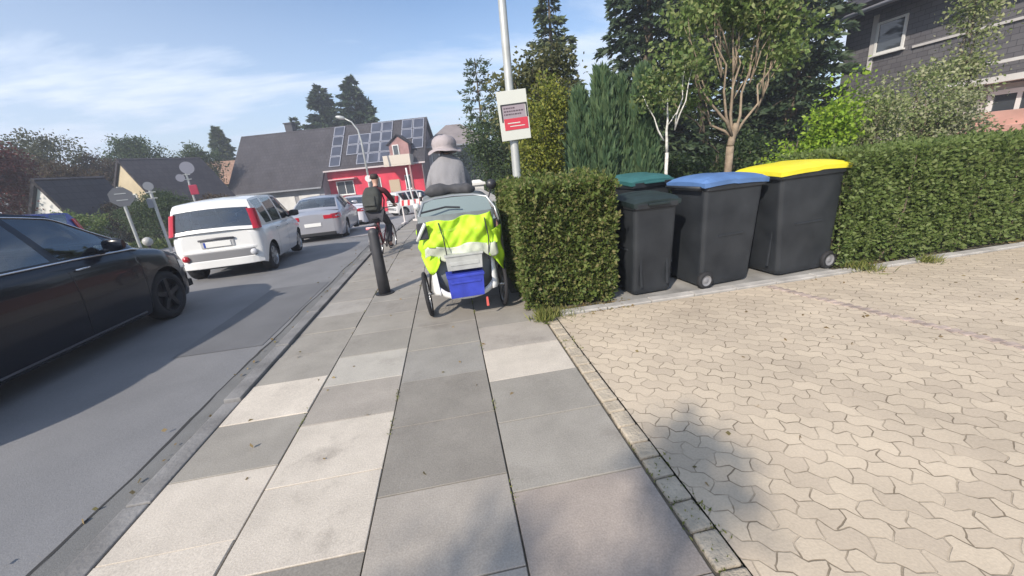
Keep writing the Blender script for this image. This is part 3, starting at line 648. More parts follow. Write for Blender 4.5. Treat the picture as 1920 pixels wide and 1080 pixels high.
REDLENS = mat('red_lens', (.42, .008, .02), .12, coat=.5); CLEAR = mat('clear_lens', (.55, .56, .58), .1, coat=.8)
ALLOY = mat('alloy', (.42, .43, .44), .3, metal=.8); PLATE = mat('plate_white', (.75, .75, .72), .4); UNDER = mat('underbody', (.012, .012, .013), .95)
def interp(tab, y):
    if y <= tab[0][0]: return tab[0][1:]
    for a, c in zip(tab, tab[1:]):
        if y <= c[0]:
            t = (y-a[0])/(c[0]-a[0]); return tuple(p+(q-p)*t for p, q in zip(a[1:], c[1:]))
    return tab[-1][1:]
def smooth_tab(tab, n=3):
    """Catmull-Rom densify"""
    out = []
    for i in range(len(tab)-1):
        p0, p1, p2, p3 = tab[max(i-1, 0)], tab[i], tab[i+1], tab[min(i+2, len(tab)-1)]
        for k in range(n):
            t = k/n; out.append(tuple(.5*((2*b_) + (-a+c)*t + (2*a-5*b_+4*c-d)*t*t + (-a+3*b_-3*c+d)*t**3) for a, b_, c, d in zip(p0, p1, p2, p3)))
    return out + [tab[-1]]
def make_car(name, loc, rz, sp, paint, lab, grp='cars queueing in the road', detail=True):
    t = empty(name, loc, rz); tag(t, lab, 'car', grp)
    L, sill = sp['L'], sp['sill']; plan = sp['plan']; shoulder = sp['shoulder']; top = sp['top']; wr, yr, yf = sp['wr'], sp['yr'], sp['yf']; ra = wr+.055
    Wd = lambda y: interp(plan, y)[0]; zs = lambda y: interp(shoulder, y)[0]; zt = lambda y: interp(top, y)[0]
    ys = set(np.linspace(0, L, 74).tolist()) | {.008, .02, .045, .08, L-.008, L-.02, L-.045, L-.08}
    for yc in (yr, yf):
        ys = {y for y in ys if abs(y-yc) > ra+.012}
        ys |= {yc+ra*math.sin(a) for a in np.linspace(-math.pi/2*.985, math.pi/2*.985, 17)} | {yc-ra-.002, yc+ra+.002}
    ys = sorted(ys)
    def zlow(y):
        for yc in (yr, yf):
            if abs(y-yc) < ra: return max(sill, wr + math.sqrt(max(ra*ra-(y-yc)**2, 0)))
        e = min(y, L-y); return sill + (.07*(1-e/.25)**2 if e < .25 else 0)
    fz = [(0, .93), (.12, .965), (.3, .985), (.52, 1.), (.7, 1.), (.84, .985), (.93, .962), (1., .915)]
    def xprof(z, y):
        f = min(1, max(0, (z-sill)/(zs(y)-sill))); 
        k = fz[0][1]
        for a, c in zip(fz, fz[1:]):
            if a[0] <= f <= c[0]: k = a[1]+(c[1]-a[1])*(f-a[0])/(c[0]-a[0])
        return Wd(y)*k
    body = MB()
    def ring(y):
        zl, z1 = zlow(y), zs(y); pts = []
        for f in (0, .08, .2, .35, .5, .62, .74, .84, .92, 1.): z = zl+(z1-zl)*f; pts.append((xprof(z, y), y, z))
        x0 = pts[-1][0]
        for u in (.06, .15, .3, .5, .75, 1.): pts.append((x0*(1-u), y, z1+(zt(y)-z1)*math.sin(u*math.pi/2)**.8))
        return pts
    rings = [ring(y) for y in ys]
    for s in (1, -1): body.grid([[(x*s, y, z) for x, y, z in r] for r in rings])
    for r in (rings[0], rings[-1]):
        body.add([(x, y, z) for x, y, z in r] + [(-x, y, z) for x, y, z in r[-2::-1]], [tuple(range(2*len(r)-1))])
    g = sp['green']           # rows: (y_top, z_top, x_top, y_belt, class of the band up to the next row: side / upper)
    n = 5; num = smooth_tab([r_[:4] for r_ in g], n); cs = [r_[4] for r_ in g[:-1] for _ in range(n)]; cu = [r_[5] for r_ in g[:-1] for _ in range(n)]
    vs_ = [0, .07, .2, .35, .5, .65, .8, .93, 1.]
    def side(row, s):
        yt, z, xt, yb = row; xb = xprof(zs(yb)-.01, yb); zb = zs(yb)-.01; out = []
        for v in vs_: out.append((s*((xb+(xt-xb)*v)+.03*math.sin(math.pi*v)*(z-zb)), yb+(yt-yb)*v, zb+(z-zb)*v))
        return out
    us = [-1, -.94, -.86, -.6, -.3, 0, .3, .6, .86, .94, 1]
    def upper(row):
        yt, z, xt, yb = row; return [(u*xt, yt + .05*(1-u*u)*(-1 if yt < L*.45 and z < sp['roof']-.05 else (1 if z < sp['roof']-.05 else 0)), z+.035*(1-abs(u)**2.2)) for u in us]
    sd_, up = {s: [side(r_, s) for r_ in num] for s in (1, -1)}, [upper(r_) for r_ in num]
    glass_in = lambda i, j: cs[i] == 'g' and 1 <= j <= len(vs_)-3
    for s in (1, -1): body.grid(sd_[s], keep=lambda i, j: not glass_in(i, j))
    isg = lambda i, j: cu[i] in 'wr' and 2 <= j <= len(us)-4
    def inner(i, j): return cu[i] in ('w', 'r') and 1 <= j <= len(us)-3
    body.grid(up, keep=lambda i, j: not inner(i, j))
    bo = body.build('body', paint, t, smooth=True)
    q = bo.modifiers.new('e', 'EDGE_SPLIT'); q.split_angle = R(38)
    for s in (1, -1):
        b = MB(); b.grid(sd_[s], keep=glass_in); b.build('side_window', GLASS, t, smooth=True)
    for c_, nm in (('w', 'windscreen'), ('r', 'rear_window')):
        b = MB(); b.grid(up, keep=lambda i, j: cu[i] == c_ and inner(i, j))
        if b.f: b.build(nm, GLASS, t, smooth=True)
    # underbody and wheel wells
    b = MB(); b.box((0, L/2, (sill+.5)/2+.02), (2*(min(Wd(yr), Wd(yf))-.24), L-.35, .5-sill+.04)); b.box((0, L/2, sill+.05), (2*Wd(L/2)*.9, yf-yr-2*ra-.02, .06))
    b.box((0, yr/2-ra/2+.03, sill+.13), (2*Wd(yr)*.85, max(.1, yr-ra-.1), .1)); b.box((0, (yf+ra+L)/2-.03, sill+.13), (2*Wd(yf)*.8, max(.1, L-yf-ra-.14), .1))
    b.build('underbody', UNDER, t)
    for yc in (yr, yf):
        for s in (1, -1):
            xo = s*(Wd(yc)*.985-.03); w_ = MB(); tw = .19
            w_.lathe([(wr*.70, 0), (wr*.72, .008), (wr*.93, .002), (wr*.99, -.02), (wr, -.05), (wr, -tw+.03), (wr*.95, -tw), (wr*.6, -tw)], (xo, yc, wr), (s, 0, 0), 36)
            wh = w_.build('wheel', RUB, t, smooth=True)
            r_ = MB(); r_.lathe([(wr*.71, .0), (wr*.68, .006), (wr*.64, -.03), (wr*.60, -.07), (0.01, -.075)], (xo, yc, wr), (s, 0, 0), 36)
            ns = sp.get('spokes', 5)
            for k in range(ns):
                a = 6.283*k/ns+.3; c_ = Vector((xo-s*.02, yc+math.cos(a)*wr*.37, wr+math.sin(a)*wr*.37))
                u = Vector((0, math.cos(a), math.sin(a))); v = Vector((0, -math.sin(a), math.cos(a)))
                p = [c_+u*(.33*wr)+v*.028, c_+u*(.33*wr)-v*.028, c_-u*(.30*wr)-v*.035, c_-u*(.30*wr)+v*.035]; o_ = Vector((s*.016, 0, 0))
                r_.add([*[q_+o_ for q_ in p], *[q_-o_*2 for q_ in p]], [(0, 1, 2, 3), (0, 4, 5, 1), (1, 5, 6, 2), (2, 6, 7, 3), (3, 7, 4, 0)])
            r_.lathe([(wr*.16, -.03), (wr*.15, .004), (0, .008)], (xo, yc, wr), (s, 0, 0), 16)
            r_.build('rim', sp.get('rim', ALLOY), wh, smooth=False)
    # seats seen through the glass
    for y_s in sp['seats']:
        for s in (1, -1):
            b = MB(); xs_ = s*.36; zb_ = sp['roof']-.75
            b.box((xs_, y_s, zb_+.17), (.44, .13, .62), 0, .86, R(10)); b.box((xs_, y_s-.06, zb_+.57), (.24, .09, .16), 0, .85, R(8))
            b.tube([(xs_-.05, y_s-.05, zb_+.46), (xs_-.05, y_s-.05, zb_+.52)], .008, 6); b.build('seat', mat('seat_fabric', (.055, .055, .06), .9), t, bevel=.03)
    b = MB(); b.box((0, sp['dash'], sp['roof']-.50), (1.3, .30, .14)); b.lathe([(.17, -.012), (.185, 0), (.17, .012), (.158, 0), (.17, -.012)], (-.36, sp['dash']-.32, sp['roof']-.46), (0, -.9, .4), 20); b.build('dashboard', mat('dash_black', (.03, .03, .032), .7), t, bevel=.02)
    # mirrors
    ym, zm = sp['mirror']
    for s in (1, -1):
        b = MB(); x0 = xprof(zs(ym), ym); pts = []
        for i in range(9):
            f = i/8; w2 = .07*math.sin(math.pi*(.12+.76*f))**.6; hh = .075*math.sin(math.pi*(.15+.7*f))**.5
            pts.append([(s*(x0+.02+.21*f), ym+w2*math.cos(a)*(1.1 if math.cos(a) > 0 else .45), zm+hh*math.sin(a)) for a in np.linspace(0, 6.2832, 13)])
        b.grid(pts); b.add(pts[0][:-1], [tuple(range(12))]); b.add(pts[-1][:-1], [tuple(range(12))])
        b.tube([(s*(x0-.03), ym, zm-.07), (s*(x0+.07), ym, zm-.04)], .025, 8); b.build('mirror', sp.get('mirror_mat', paint), t, smooth=True)
    def onside(y, z, off=.004): return xprof(z, y)+off
    # door seams, handles, sill trim, belt strip
    b = MB()
    for y0 in sp['seams']:
        for s in (1, -1):
            P = [(y0 + (.0 if z > .4 else 0), z) for z in np.linspace(sill+.06, zs(y0)-.02, 9)]
            b.grid([[(s*onside(y, z, .002), y-.004, z), (s*onside(y, z, .002), y+.004, z)] for y, z in P])
    b.build('door_seam', BLK, t)
    for yh in sp['handles']:
        for s in (1, -1):
            zh = zs(yh)-.10; b = MB(); xh = onside(yh, zh, 0)
            b.tube([(s*xh, yh-.09, zh), (s*(xh+.028), yh-.07, zh), (s*(xh+.032), yh+.05, zh+.003), (s*xh, yh+.09, zh+.003)], .011, 8); b.build('door_handle', sp.get('handle_mat', paint), t, smooth=True)
    if sp.get('belt'):
        for s in (1, -1):
            b = MB(); P = []
            for r_ in num: P.append(side(r_, s))
            a = [Vector(p[0])+Vector((s*.006, 0, .012)) for p in P[3:-2]]; b.tube(a, .011, 6); a2 = [Vector(p[-2])*1 + Vector((s*.008, 0, .0)) for p in P[3:-2]]; b.tube(a2, .008, 6)
            b.build('chrome_strip', CHROME, t, smooth=True)
    sp['extra'](t, dict(onside=onside, zs=zs, zt=zt, Wd=Wd, L=L, num=num, side=side, upper=upper, xprof=xprof, sill=sill, paint=paint))
    return t
def patch(b, P, thick):
    """curved slab from a grid of points with outward thickness vector"""
    th = Vector(thick); Q = [[Vector(p)+th for p in r] for r in P]; b.grid(Q)
    edge = lambda A: [A[0][j] for j in range(len(A[0]))] + [A[i][-1] for i in range(1, len(A))] + [A[-1][j] for j in range(len(A[0])-2, -1, -1)] + [A[i][0] for i in range(len(A)-2, -1, -1)]
    b.grid([edge(P), edge(Q)])

# --- small white hatchback, seen from behind
def hatch_extra(t, k):
    W0 = k['Wd'](.1)
    for s in (1, -1):           # tall tail lights climbing the rear pillars
        b = MB(); P = []
        for i in range(1, 15):
            row = k['num'][i]; sdp = k['side'](row, s); z = sdp[0][2]
            yt, zt_, xt, yb = row
            P.append([(s*(xt-.065), yt-.040, zt_+.01), (s*(xt-.04), yt-.038, zt_+.005), (s*(xt+.02), yt-.016, zt_), (s*(xt+.046), yt+.03, zt_-.004), (s*(xt+.05), yt+.11, zt_-.004)])
        b.grid(P); b.grid([P[0], [(x, y+.03, z-.002) for x, y, z in P[0]]]); b.grid([P[-1], [(x, y+.03, z+.002) for x, y, z in P[-1]]])
        for c_ in (0, 4): b.grid([[p[c_], (p[c_][0]-s*.01, p[c_][1]+.035, p[c_][2])] for p in P])
        b.build('tail_light', REDLENS, t, smooth=True)
    y0 = -.012
    b = MB(); b.box((0, .006, .70), (.58, .05, .15)); b.build('plate_recess', mat('recess_shade', (.42, .42, .42), .5), t, bevel=.02)
    b = MB(); b.tube([(-.30, y0-.012, .785), (0, y0-.022, .80), (.30, y0-.012, .785)], .020, 10); b.build('tailgate_handle', mat('handle_grey', (.10, .10, .11), .4), t, smooth=True)
    b = MB(); b.box((0, y0-.012, .695), (.46, .012, .10)); pl = b.build('licence_plate', PLATE, t, bevel=.004)
    b = MB(); b.box((-.215, y0-.0195, .695), (.03, .003, .098)); b.build('plate_band', mat('plate_blue', (.02, .06, .35), .4), pl)
    b = MB()
    for i in range(21): pass
    us = np.linspace(-1, 1, 17)
    def bumper(z0, z1, xw, yo, m, nm, r=.05):
        b = MB(); P = []
        for u in us:
            x = u*xw; y = -yo + .10*abs(u)**5; P.append([(x, y+.012, z0), (x, y, z0+.012), (x, y, z1-.012), (x, y+.012, z1)])
        b.grid(P); Q = [[(x, y+.09, z) for x, y, z in r_] for r_ in P]
        b.grid([[p[0], q[0]] for p, q in zip(P, Q)]); b.grid([[p[-1], q[-1]] for p, q in zip(P, Q)]); b.grid([P[0], Q[0]]); b.grid([P[-1], Q[-1]]); b.build(nm, m, t, smooth=False)
    bumper(.40, .55, W0*.90, .055, mat('bumper_grey', (.20, .20, .205), .5), 'bumper_insert')
    bumper(.255, .405, W0*.93, .065, k['paint'], 'rear_bumper')
    bumper(.545, .60, W0*.95, .05, k['paint'], 'bumper_shelf')
    for s in (1, -1):
        b = MB(); b.lathe([(.0, .022), (.05, .018), (.058, 0), (.058, -.04)], (s*W0*.76, -.055, .475), (0, -1, 0), 20); b.build('fog_light', CLEAR if s > 0 else REDLENS, t, smooth=True)
    b = MB(); b.tube([(.08, .42, k['zt'](.4)+.62), (.08, .35, k['zt'](.4)+.66)], .012, 8)
    b = MB(); b.tube([(0, .10, 1.02), (0.0, .03, 1.03)], .02, 8); b.tube([(.02, .005, 1.02), (-.30, .055, 1.10)], .009, 6); b.build('wiper', BLK, t)
HATCH = dict(seats=(.95, 1.85), dash=2.55, L=3.55, sill=.20, roof=1.48, wr=.275, yr=.50, yf=2.86, plan=[(0, .60), (.02, .70), (.08, .755), (.2, .785), (.6, .80), (2.6, .80), (3.1, .775), (3.4, .70), (3.5, .60), (3.55, .45)],
    shoulder=[(0, .88), (.3, .93), (1.5, .90), (2.6, .87), (3.1, .80), (3.45, .68), (3.55, .58)], top=[(0, .93), (.5, 1.0), (2.2, 1.0), (2.65, .98), (3.1, .90), (3.4, .78), (3.55, .60)],
    green=[(.0, .90, .73, .02, 'b', 'b'), (.035, .96, .725, .06, 'b', 'r'), (.09, 1.16, .695, .20, 'b', 'r'), (.125, 1.31, .665, .31, 'b', 'b'), (.165, 1.40, .64, .40, 'b', 'b'), (.28, 1.455, .615, .62, 'g', 'b'), (.84, 1.485, .61, 1.00, 'b', 'b'),
           (.94, 1.487, .61, 1.10, 'g', 'b'), (1.62, 1.48, .61, 1.74, 'b', 'b'), (1.72, 1.475, .61, 1.84, 'g', 'b'), (2.12, 1.43, .605, 2.28, 'g', 'w'), (2.52, 1.20, .645, 2.60, 'g', 'w'), (2.86, .955, .70, 2.86, 'b', 'b'), (2.93, .90, .70, 2.93, 'b', 'b')],
    mirror=(2.50, .99), mirror_mat=BLK, seams=[1.02, 1.80, 2.78], handles=[1.18, 2.0], spokes=7, extra=hatch_extra)
ky = .90; HATCH = dict(HATCH, L=HATCH['L']*ky, yr=.47, yf=2.56, plan=[(y*ky, w_) for y, w_ in HATCH['plan']], shoulder=[(y*ky, z) for y, z in HATCH['shoulder']], top=[(y*ky, z) for y, z in HATCH['top']],
    green=[((g_[0]*ky if i_ > 4 else g_[0]), g_[1], g_[2], (g_[3]*ky if i_ > 4 else g_[3]), *g_[4:]) for i_, g_ in enumerate(HATCH['green'])], seams=[y*ky for y in HATCH['seams']], handles=[y*ky for y in HATCH['handles']], mirror=(2.25, .99), dash=2.30, seats=(.9, 1.6))
WHITE = mat('white_paint', (.74, .74, .72), .25, coat=.6)
make_car('hatchback_car', (-4.44, 8.25, -.06), R(5.5), HATCH, WHITE, 'small white hatchback with tall red tail lights, directly ahead of the black car')

# --- saloon
def saloon_extra(t, k):
    L = k['L']; us = np.linspace(0, 1, 8)
    for s in (1, -1):
        b = MB(); P = []
        for f in us:        # tail lamp wraps round the rear corner
            y = .004 + .30*f**2.2; z0, z1 = .74+.03*f, .90+.01*f; x0 = k['xprof'](z0, y)+.006; P.append([(s*x0, y-.004, z0), (s*(k['xprof'](.85, y)+.008), y-.006, .82), (s*(k['xprof'](z1-.02, y)+.004), y, z1)])
        b.grid(P); b.build('tail_light', REDLENS, t, smooth=True)
        b = MB(); b.box((s*.50, -.004, .82), (.28, .02, .12)); b.build('tail_light', REDLENS, t, bevel=.01)
        b = MB(); P = []
        for f in us:
            y = L-.03-.42*f**1.6; z0, z1 = .56+.07*f, .67+.07*f
            P.append([(s*(k['xprof'](z0, y)+.006), y+.006, z0), (s*(k['xprof'](z1, y)+.006), y+.006, z1-.01), (s*(k['xprof'](z1+.03, y)-.01), y+.004, z1+.03)])
        b.grid(P); b.build('headlight', CLEAR, t, smooth=True)
    b = MB(); b.box((0, -.010, .60), (.50, .014, .11)); b.build('licence_plate', PLATE, t, bevel=.004)
    b = MB(); b.box((0, -.012, .30), (1.3, .05, .10)); b.build('bumper_insert', BLK, t, bevel=.01)
    b = MB(); b.box((0, L+.004, .50), (.80, .02, .22)); b.build('grille', BLK, t, bevel=.02)
    for s in (1, -1):
        b = MB(); P = [(y, k['sill']+.045) for y in np.linspace(k['yr0'] if 'yr0' in k else 1.5, 3.25, 14)]
        b.tube([(s*(k['onside'](y, z)+.004), y, z) for y, z in P], .012, 6); b.build('sill_strip', mat('dull_trim', (.10, .10, .11), .45, metal=.5), t, smooth=True)
SAL = dict(seats=(1.35, 2.25), dash=3.0, L=4.60, sill=.19, roof=1.40, wr=.315, yr=.98, yf=3.76, plan=[(0, .62), (.03, .74), (.12, .83), (.4, .885), (1.2, .905), (3.2, .905), (3.9, .885), (4.3, .80), (4.5, .66), (4.58, .5), (4.6, .42)],
    shoulder=[(0, .86), (.3, .95), (1.2, .955), (2.6, .93), (3.4, .90), (3.9, .82), (4.35, .70), (4.6, .56)], top=[(0, .93), (.4, 1.02), (.9, 1.03), (3.0, 1.0), (3.35, .985), (4.0, .90), (4.4, .77), (4.6, .60)],
    green=[(.55, .985, .74, .52, 'b', 'b'), (.78, 1.06, .71, .72, 'b', 'r'), (1.05, 1.20, .66, .98, 'b', 'r'), (1.42, 1.34, .60, 1.30, 'g', 'b'), (1.80, 1.39, .585, 1.75, 'b', 'b'), (1.86, 1.392, .585, 1.83, 'g', 'b'),
           (2.25, 1.40, .59, 2.40, 'b', 'b'), (2.33, 1.398, .59, 2.50, 'g', 'b'), (2.62, 1.36, .60, 2.85, 'g', 'b'), (2.80, 1.32, .62, 3.02, 'g', 'w'), (3.12, 1.155, .67, 3.22, 'b', 'w'), (3.45, .985, .74, 3.45, 'b', 'b'), (3.50, .95, .74, 3.50, 'b', 'b')],
    mirror=(3.02, 1.03), seams=[1.50, 2.46, 3.38], handles=[1.66, 2.62], spokes=5, belt=True, extra=saloon_extra)
BLACKP = mat('black_paint', (.005, .007, .014), .25, coat=.45, spec=.35)
kz = 1.16; TALL = dict(SAL, sill=.21, roof=1.40*kz, wr=.335, shoulder=[(y, z*kz) for y, z in SAL['shoulder']], top=[(y, z*kz) for y, z in SAL['top']], green=[(g_[0], g_[1]*kz, *g_[2:]) for g_ in SAL['green']], mirror=(3.02, 1.155))
make_car('saloon_car', (-4.88, 2.2, -.06), R(-.5), dict(TALL, mirror_mat=BLACKP, handle_mat=CHROME, rim=mat('dark_rim', (.03, .03, .033), .45, metal=.3)), BLACKP, 'black saloon with chrome window line, nearest to the camera at the left edge')
SILVER = mat('silver_paint', (.42, .42, .45), .28, metal=.4, coat=.5)
SS = dict(SAL, belt=False, mirror_mat=SILVER)
make_car('saloon_car', (-4.38, 13.5, gz(-4, 15)-.055), R(4.5), SS, SILVER, 'silver saloon waiting ahead of the small white hatchback')
LIL = mat('pale_paint', (.62, .61, .65), .3, coat=.5)
make_car('saloon_car', (-4.9, 20.0, gz(-4, 22)-.05), R(-2), dict(SAL, belt=False), LIL, 'pale car ahead of the silver saloon in front of the big grey roof')
def plain_extra(t, k): hatch_extra(t, k)
make_car('hatchback_car', (-3.6, 26.0, gz(-4, 27)-.05), R(-60), dict(HATCH, mirror_mat=WHITE), mat('offwhite_paint', (.68, .68, .68), .3, coat=.5), 'distant white hatchback beyond the queue, in front of the red facade')
BLUEP = mat('blue_paint', (.03, .05, .28), .25, coat=.6)
make_car('hatchback_car', (-11.4, 13.5, -.03), R(180), dict(HATCH, mirror_mat=BLUEP), BLUEP, 'blue car on the far side, only its roof showing above the black car', grp='cars on the far side')
# ------------------------------------------------------------------ lamp post with poster
t = empty('lamp_post', (.935, 5.40, 0)); tag(t, 'pale grey lamp post rising out of the left hedge with a poster tied to it', 'lamp post')
b = MB(); b.tube([(0, 0, 0), (0, 0, 1.1), (0, 0, 1.15), (0, 0, 3.0), (0, 0, 6.2)], [.065, .062, .056, .050, .034], 20); b.build('pole', mat('galvanised', (.46, .47, .45), .45, metal=.3, var=.12, vscale=6), t, smooth=True)
b = MB(); b.tube([(0, 0, 6.15), (-.1, .0, 6.5), (-.5, 0, 6.8), (-.9, 0, 6.85)], [.034, .03, .028, .028], 12); b.build('arm', MATS['galvanised'], t, smooth=True)
b = MB(); b.lathe([(0, .34), (.06, .3), (.10, .1), (.09, -.1), (.0, -.3)], (-1.15, 0, 6.84), (-1, 0, 0.02), 16); b.build('lamp_head', MATS['galvanised'], t, smooth=True)
PW, PH, pz = .375, .58, 2.135
t = empty('poster', (.945, 5.31, pz), R(-2)); t.rotation_euler = (0, R(-2.5), R(-3)); tag(t, 'rectangular white poster with black frame and red lower half tied to the lamp post', 'poster')
b = MB(); b.box((0, 0, 0), (PW, .012, PH)); b.build('board', mat('poster_white', (.56, .57, .52), .5), t, bevel=.004)
pr = mat('poster_red', (.52, .035, .06), .5); pk = mat('poster_black', (.03, .03, .035), .5); pg = mat('poster_grey', (.30, .25, .28), .5)
b = MB(); b.box((.008, -.0075, .035), (.285, .003, .17)); b.build('print_field', pg, t)
b = MB(); b.box((.012, -.0085, .128), (.33, .003, .018)); b.box((-.147, -.0085, .03), (.018, .003, .20)); b.box((.170, -.0085, .05), (.018, .003, .16)); b.build('print_frame', pk, t)
b = MB(); b.box((.02, -.0095, -.10), (.30, .003, .135)); b.build('print_band', pr, t)
# grey and pale lines of print, too blurred in the photo to read
pw_ = MATS['poster_white']; b = MB()
for z, x0, x1 in ((.088, -.12, .00), (.052, -.12, .12), (.016, -.12, .09)):
    x = x0
    while x < x1: wv = random.uniform(.012, .03); b.box((x+wv/2, -.0095, z), (wv, .003, .016)); x += wv+.008
b.build('print_line', mat('print_dark', (.09, .06, .075), .5), t)
b = MB(); b.box((-.01, -.0115, -.088), (.16, .003, .012)); b.box((.03, -.0115, -.125), (.19, .003, .010)); b.build('print_line', pw_, t)
b = MB()
for z in (-.2, .2): b.lathe([(.058, -.008), (.064, -.008), (.064, .008), (.058, .008)], (-.01, .088, z), (0, 0, 1), 16)
b.build('cable_tie', BLK, t)

# ------------------------------------------------------------------ bollard
t = empty('bollard', (-1.06, 5.50, 0)); tag(t, 'dark grey round bollard on the pavement between road and yellow draped trike', 'bollard')
b = MB(); b.tube([(0, 0, 0), (0, 0, .45), (0, 0, .86), (0, 0, .90), (0, 0, .92)], [.082, .072, .066, .055, .02], 24); b.build('post', mat('bollard_grey', (.045, .045, .05), .55, var=.2, vscale=8), t, smooth=True)
b = MB(); b.lathe([(.0, .018), (.12, .018), (.13, .012), (.13, 0)], (0, 0, 0), n=24); b.build('foot_plate', BLK, t)

# ------------------------------------------------------------------ cargo trike
T0 = (0.055, 4.22, 0); t = empty('cargo_trike', T0, R(2)); tag(t, 'covered cargo trike standing on the pavement beside the left hedge, seen from behind', 'cargo trike')
t_trike = t; WF = mat('white_gelcoat', (.70, .70, .68), .35, coat=.3); GRF = mat('grey_fabric', (.16, .18, .18), .75, var=.2, vscale=6); FRM = mat('frame_black', (.03, .03, .035), .4)
CLR = mat('foggy_window', (.20, .25, .25), .12, spec=.8)
def spoked(par, c, r, nm='wheel', ax=(1, 0, 0), tyre=.022, n=18, camber=0):
    b = MB(); b.lathe([(r-2*tyre, 0), (r-1.7*tyre, tyre*.8), (r-tyre, tyre), (r-.25*tyre, tyre*.7), (r, 0), (r-.25*tyre, -tyre*.7), (r-tyre, -tyre), (r-1.7*tyre, -tyre*.8), (r-2*tyre, 0)], c, ax, 36)
    wv = b.build(nm, RUB, par, smooth=True)
    b = MB(); b.lathe([(r-3.2*tyre, .009), (r-2*tyre, .011), (r-2*tyre, -.011), (r-3.2*tyre, -.009), (r-3.2*tyre, .009)], c, ax, 36); b.build('rim', ALLOY, wv, smooth=True)
    b = MB(); A = Vector(ax).normalized(); u = Vector((0, 0, 1)); u = (u-A*u.dot(A)).normalized(); q = A.cross(u); C0 = Vector(c)
    for k in range(n):
        an = 6.283*k/n; d = u*math.cos(an)+q*math.sin(an); b.tube([C0+A*.025*(-1)**k, C0+d*(r-3*tyre)], .0018, 4, False)
    b.lathe([(.0, .04), (.022, .04), (.022, -.04), (0, -.04)], c, ax, 12); b.build('spokes', STEEL, wv); return wv
spoked(t, (-.43, .12, .255), .255, ax=(1, 0, .06)); spoked(t, (.43, .12, .255), .255, ax=(1, 0, -.06)); spoked(t, (0, 2.12, .30), .30)
# chassis tubes
b = MB()
b.tube([(-.40, .12, .26), (.40, .12, .26)], .018, 8); b.tube([(0, .1, .27), (0, .9, .26), (0, 1.40, .34), (0, 1.86, .74)], .026, 10); b.tube([(0.02, 1.42, .34), (.02, 1.36, .98)], .018, 8); b.tube([(0, 1.84, .70), (0, 1.80, 1.02)], .016, 8); b.tube([(-.30, 1.66, 1.10), (-.2, 1.76, 1.10), (0, 1.80, 1.04), (.2, 1.76, 1.10), (.30, 1.66, 1.10)], .013, 8)
for s in (-1, 1):
    b.tube([(s*.03, 1.86, .70), (s*.05, 2.12, .30)], .014, 8); b.tube([(s*.30, -.12, .30), (s*.34, .9, .30)], .014, 8)
    b.tube([(s*.40, .12, .26), (s*.36, -.05, .52), (s*.36, .0, .98)], .012, 8)
b.build('frame', FRM, t, smooth=True)
# lower white tray bumper: curved band hugging the rear
b = MB(); P = []
for i in range(25):
    u = -1+i/12; x = .345*u; y = -.20+.16*abs(u)**3; z = .245+.09*abs(u)**2.5
    P.append([(x, y+.05, z-.012), (x, y, z), (x, y-.008, z+.03+.085*abs(u)**6), (x, y+.012, z+.048+.10*abs(u)**5)])
b.grid(P); b.build('rear_tray', WF, t, smooth=True, solid=.012)
for s in (-1, 1):
    b = MB(); P = []
    for i in range(10):
        f = i/9; z = .30+.34*f; P.append([(s*(.275+.03*f), -.16+.10*f, z), (s*(.33+.01*f), -.12+.10*f, z), (s*(.365), -.02+.09*f, z)])
    b.grid(P); b.build('corner_panel', WF, t, smooth=True, solid=.010)
# body tub of dark grey fabric behind the box
b = MB(); P = []
for z, wx, y0 in ((.30, .30, -.02), (.5, .34, -.04), (.75, .39, -.06), (1.0, .42, -.04), (1.12, .41, 0)):
    P.append([(-wx, 1.25, z), (-wx, .5, z), (-wx*.98, y0+.08, z), (-wx*.8, y0, z), (0, y0-.01, z), (wx*.8, y0, z), (wx*.98, y0+.08, z), (wx, .5, z), (wx, 1.25, z)])
b.grid(P); b.build('tub', GRF, t, smooth=True, solid=.01)
# canopy: hoop frame, roof, foggy rear and side windows
b = MB()
hoop = [(-.40, .02, 1.00), (-.385, .10, 1.13), (-.33, .20, 1.245), (-.2, .24, 1.275), (0, .25, 1.285), (.22, .24, 1.275), (.36, .20, 1.245), (.425, .10, 1.13), (.44, .02, 1.00)]
b.tube(hoop, .014, 8); h2 = [(x*.98, y+.95, z-.0) for x, y, z in hoop]; b.tube(h2, .014, 8)
for k in (2, 4, 6): b.tube([hoop[k], h2[k]], .010, 8)
for s, k in ((-1, 0), (1, -1)): b.tube([hoop[k], h2[k]], .012, 8)
b.build('canopy_frame', mat('hoop_grey', (.35, .37, .38), .35, metal=.5), t, smooth=True)
G = []
for i in range(9):
    f = i/8; G.append([(x*1.0*(1-.02*f), y+.95*f, z+.012+.02*math.sin(math.pi*f)) for x, y, z in hoop[2:7]])
b = MB(); b.grid(G); b.build('canopy_roof', GRF, t, smooth=True, solid=.006)
b = MB(); G = []
for i in range(7):
    f = i/6; G.append([(x*(1-.0*f), y-.012, 1.02+(z-1.02)*f) for x, y, z in [( -.385+.04*f, .02+.2*f, 1.25), (-.2, .01+.22*f, 1.268), (0, .22*f, 1.275), (.2, .01+.22*f, 1.268), (.41-.05*f, .02+.2*f, 1.25)]])
b.grid(G); b.build('rear_window', CLR, t, smooth=True)
for s in (-1, 1):
    b = MB(); G = []
    for i in range(7):
        f = i/6; xa = (.42 if s > 0 else -.395)+(-.07 if s > 0 else .06)*f**2; G.append([(xa, .04+.16*f, 1.01+.22*f), (xa*.99, .5+.1*f, 1.01+.23*f), (xa*.98, .97+.16*f, 1.01+.22*f)])
    b.grid(G); b.build('side_window', CLR, t, smooth=True)
b = MB(); b.tube([(-.36, .015, 1.16), (-.1, .07, 1.19), (.05, .07, 1.17)], .010, 6); b.build('window_strap', FRM, t)
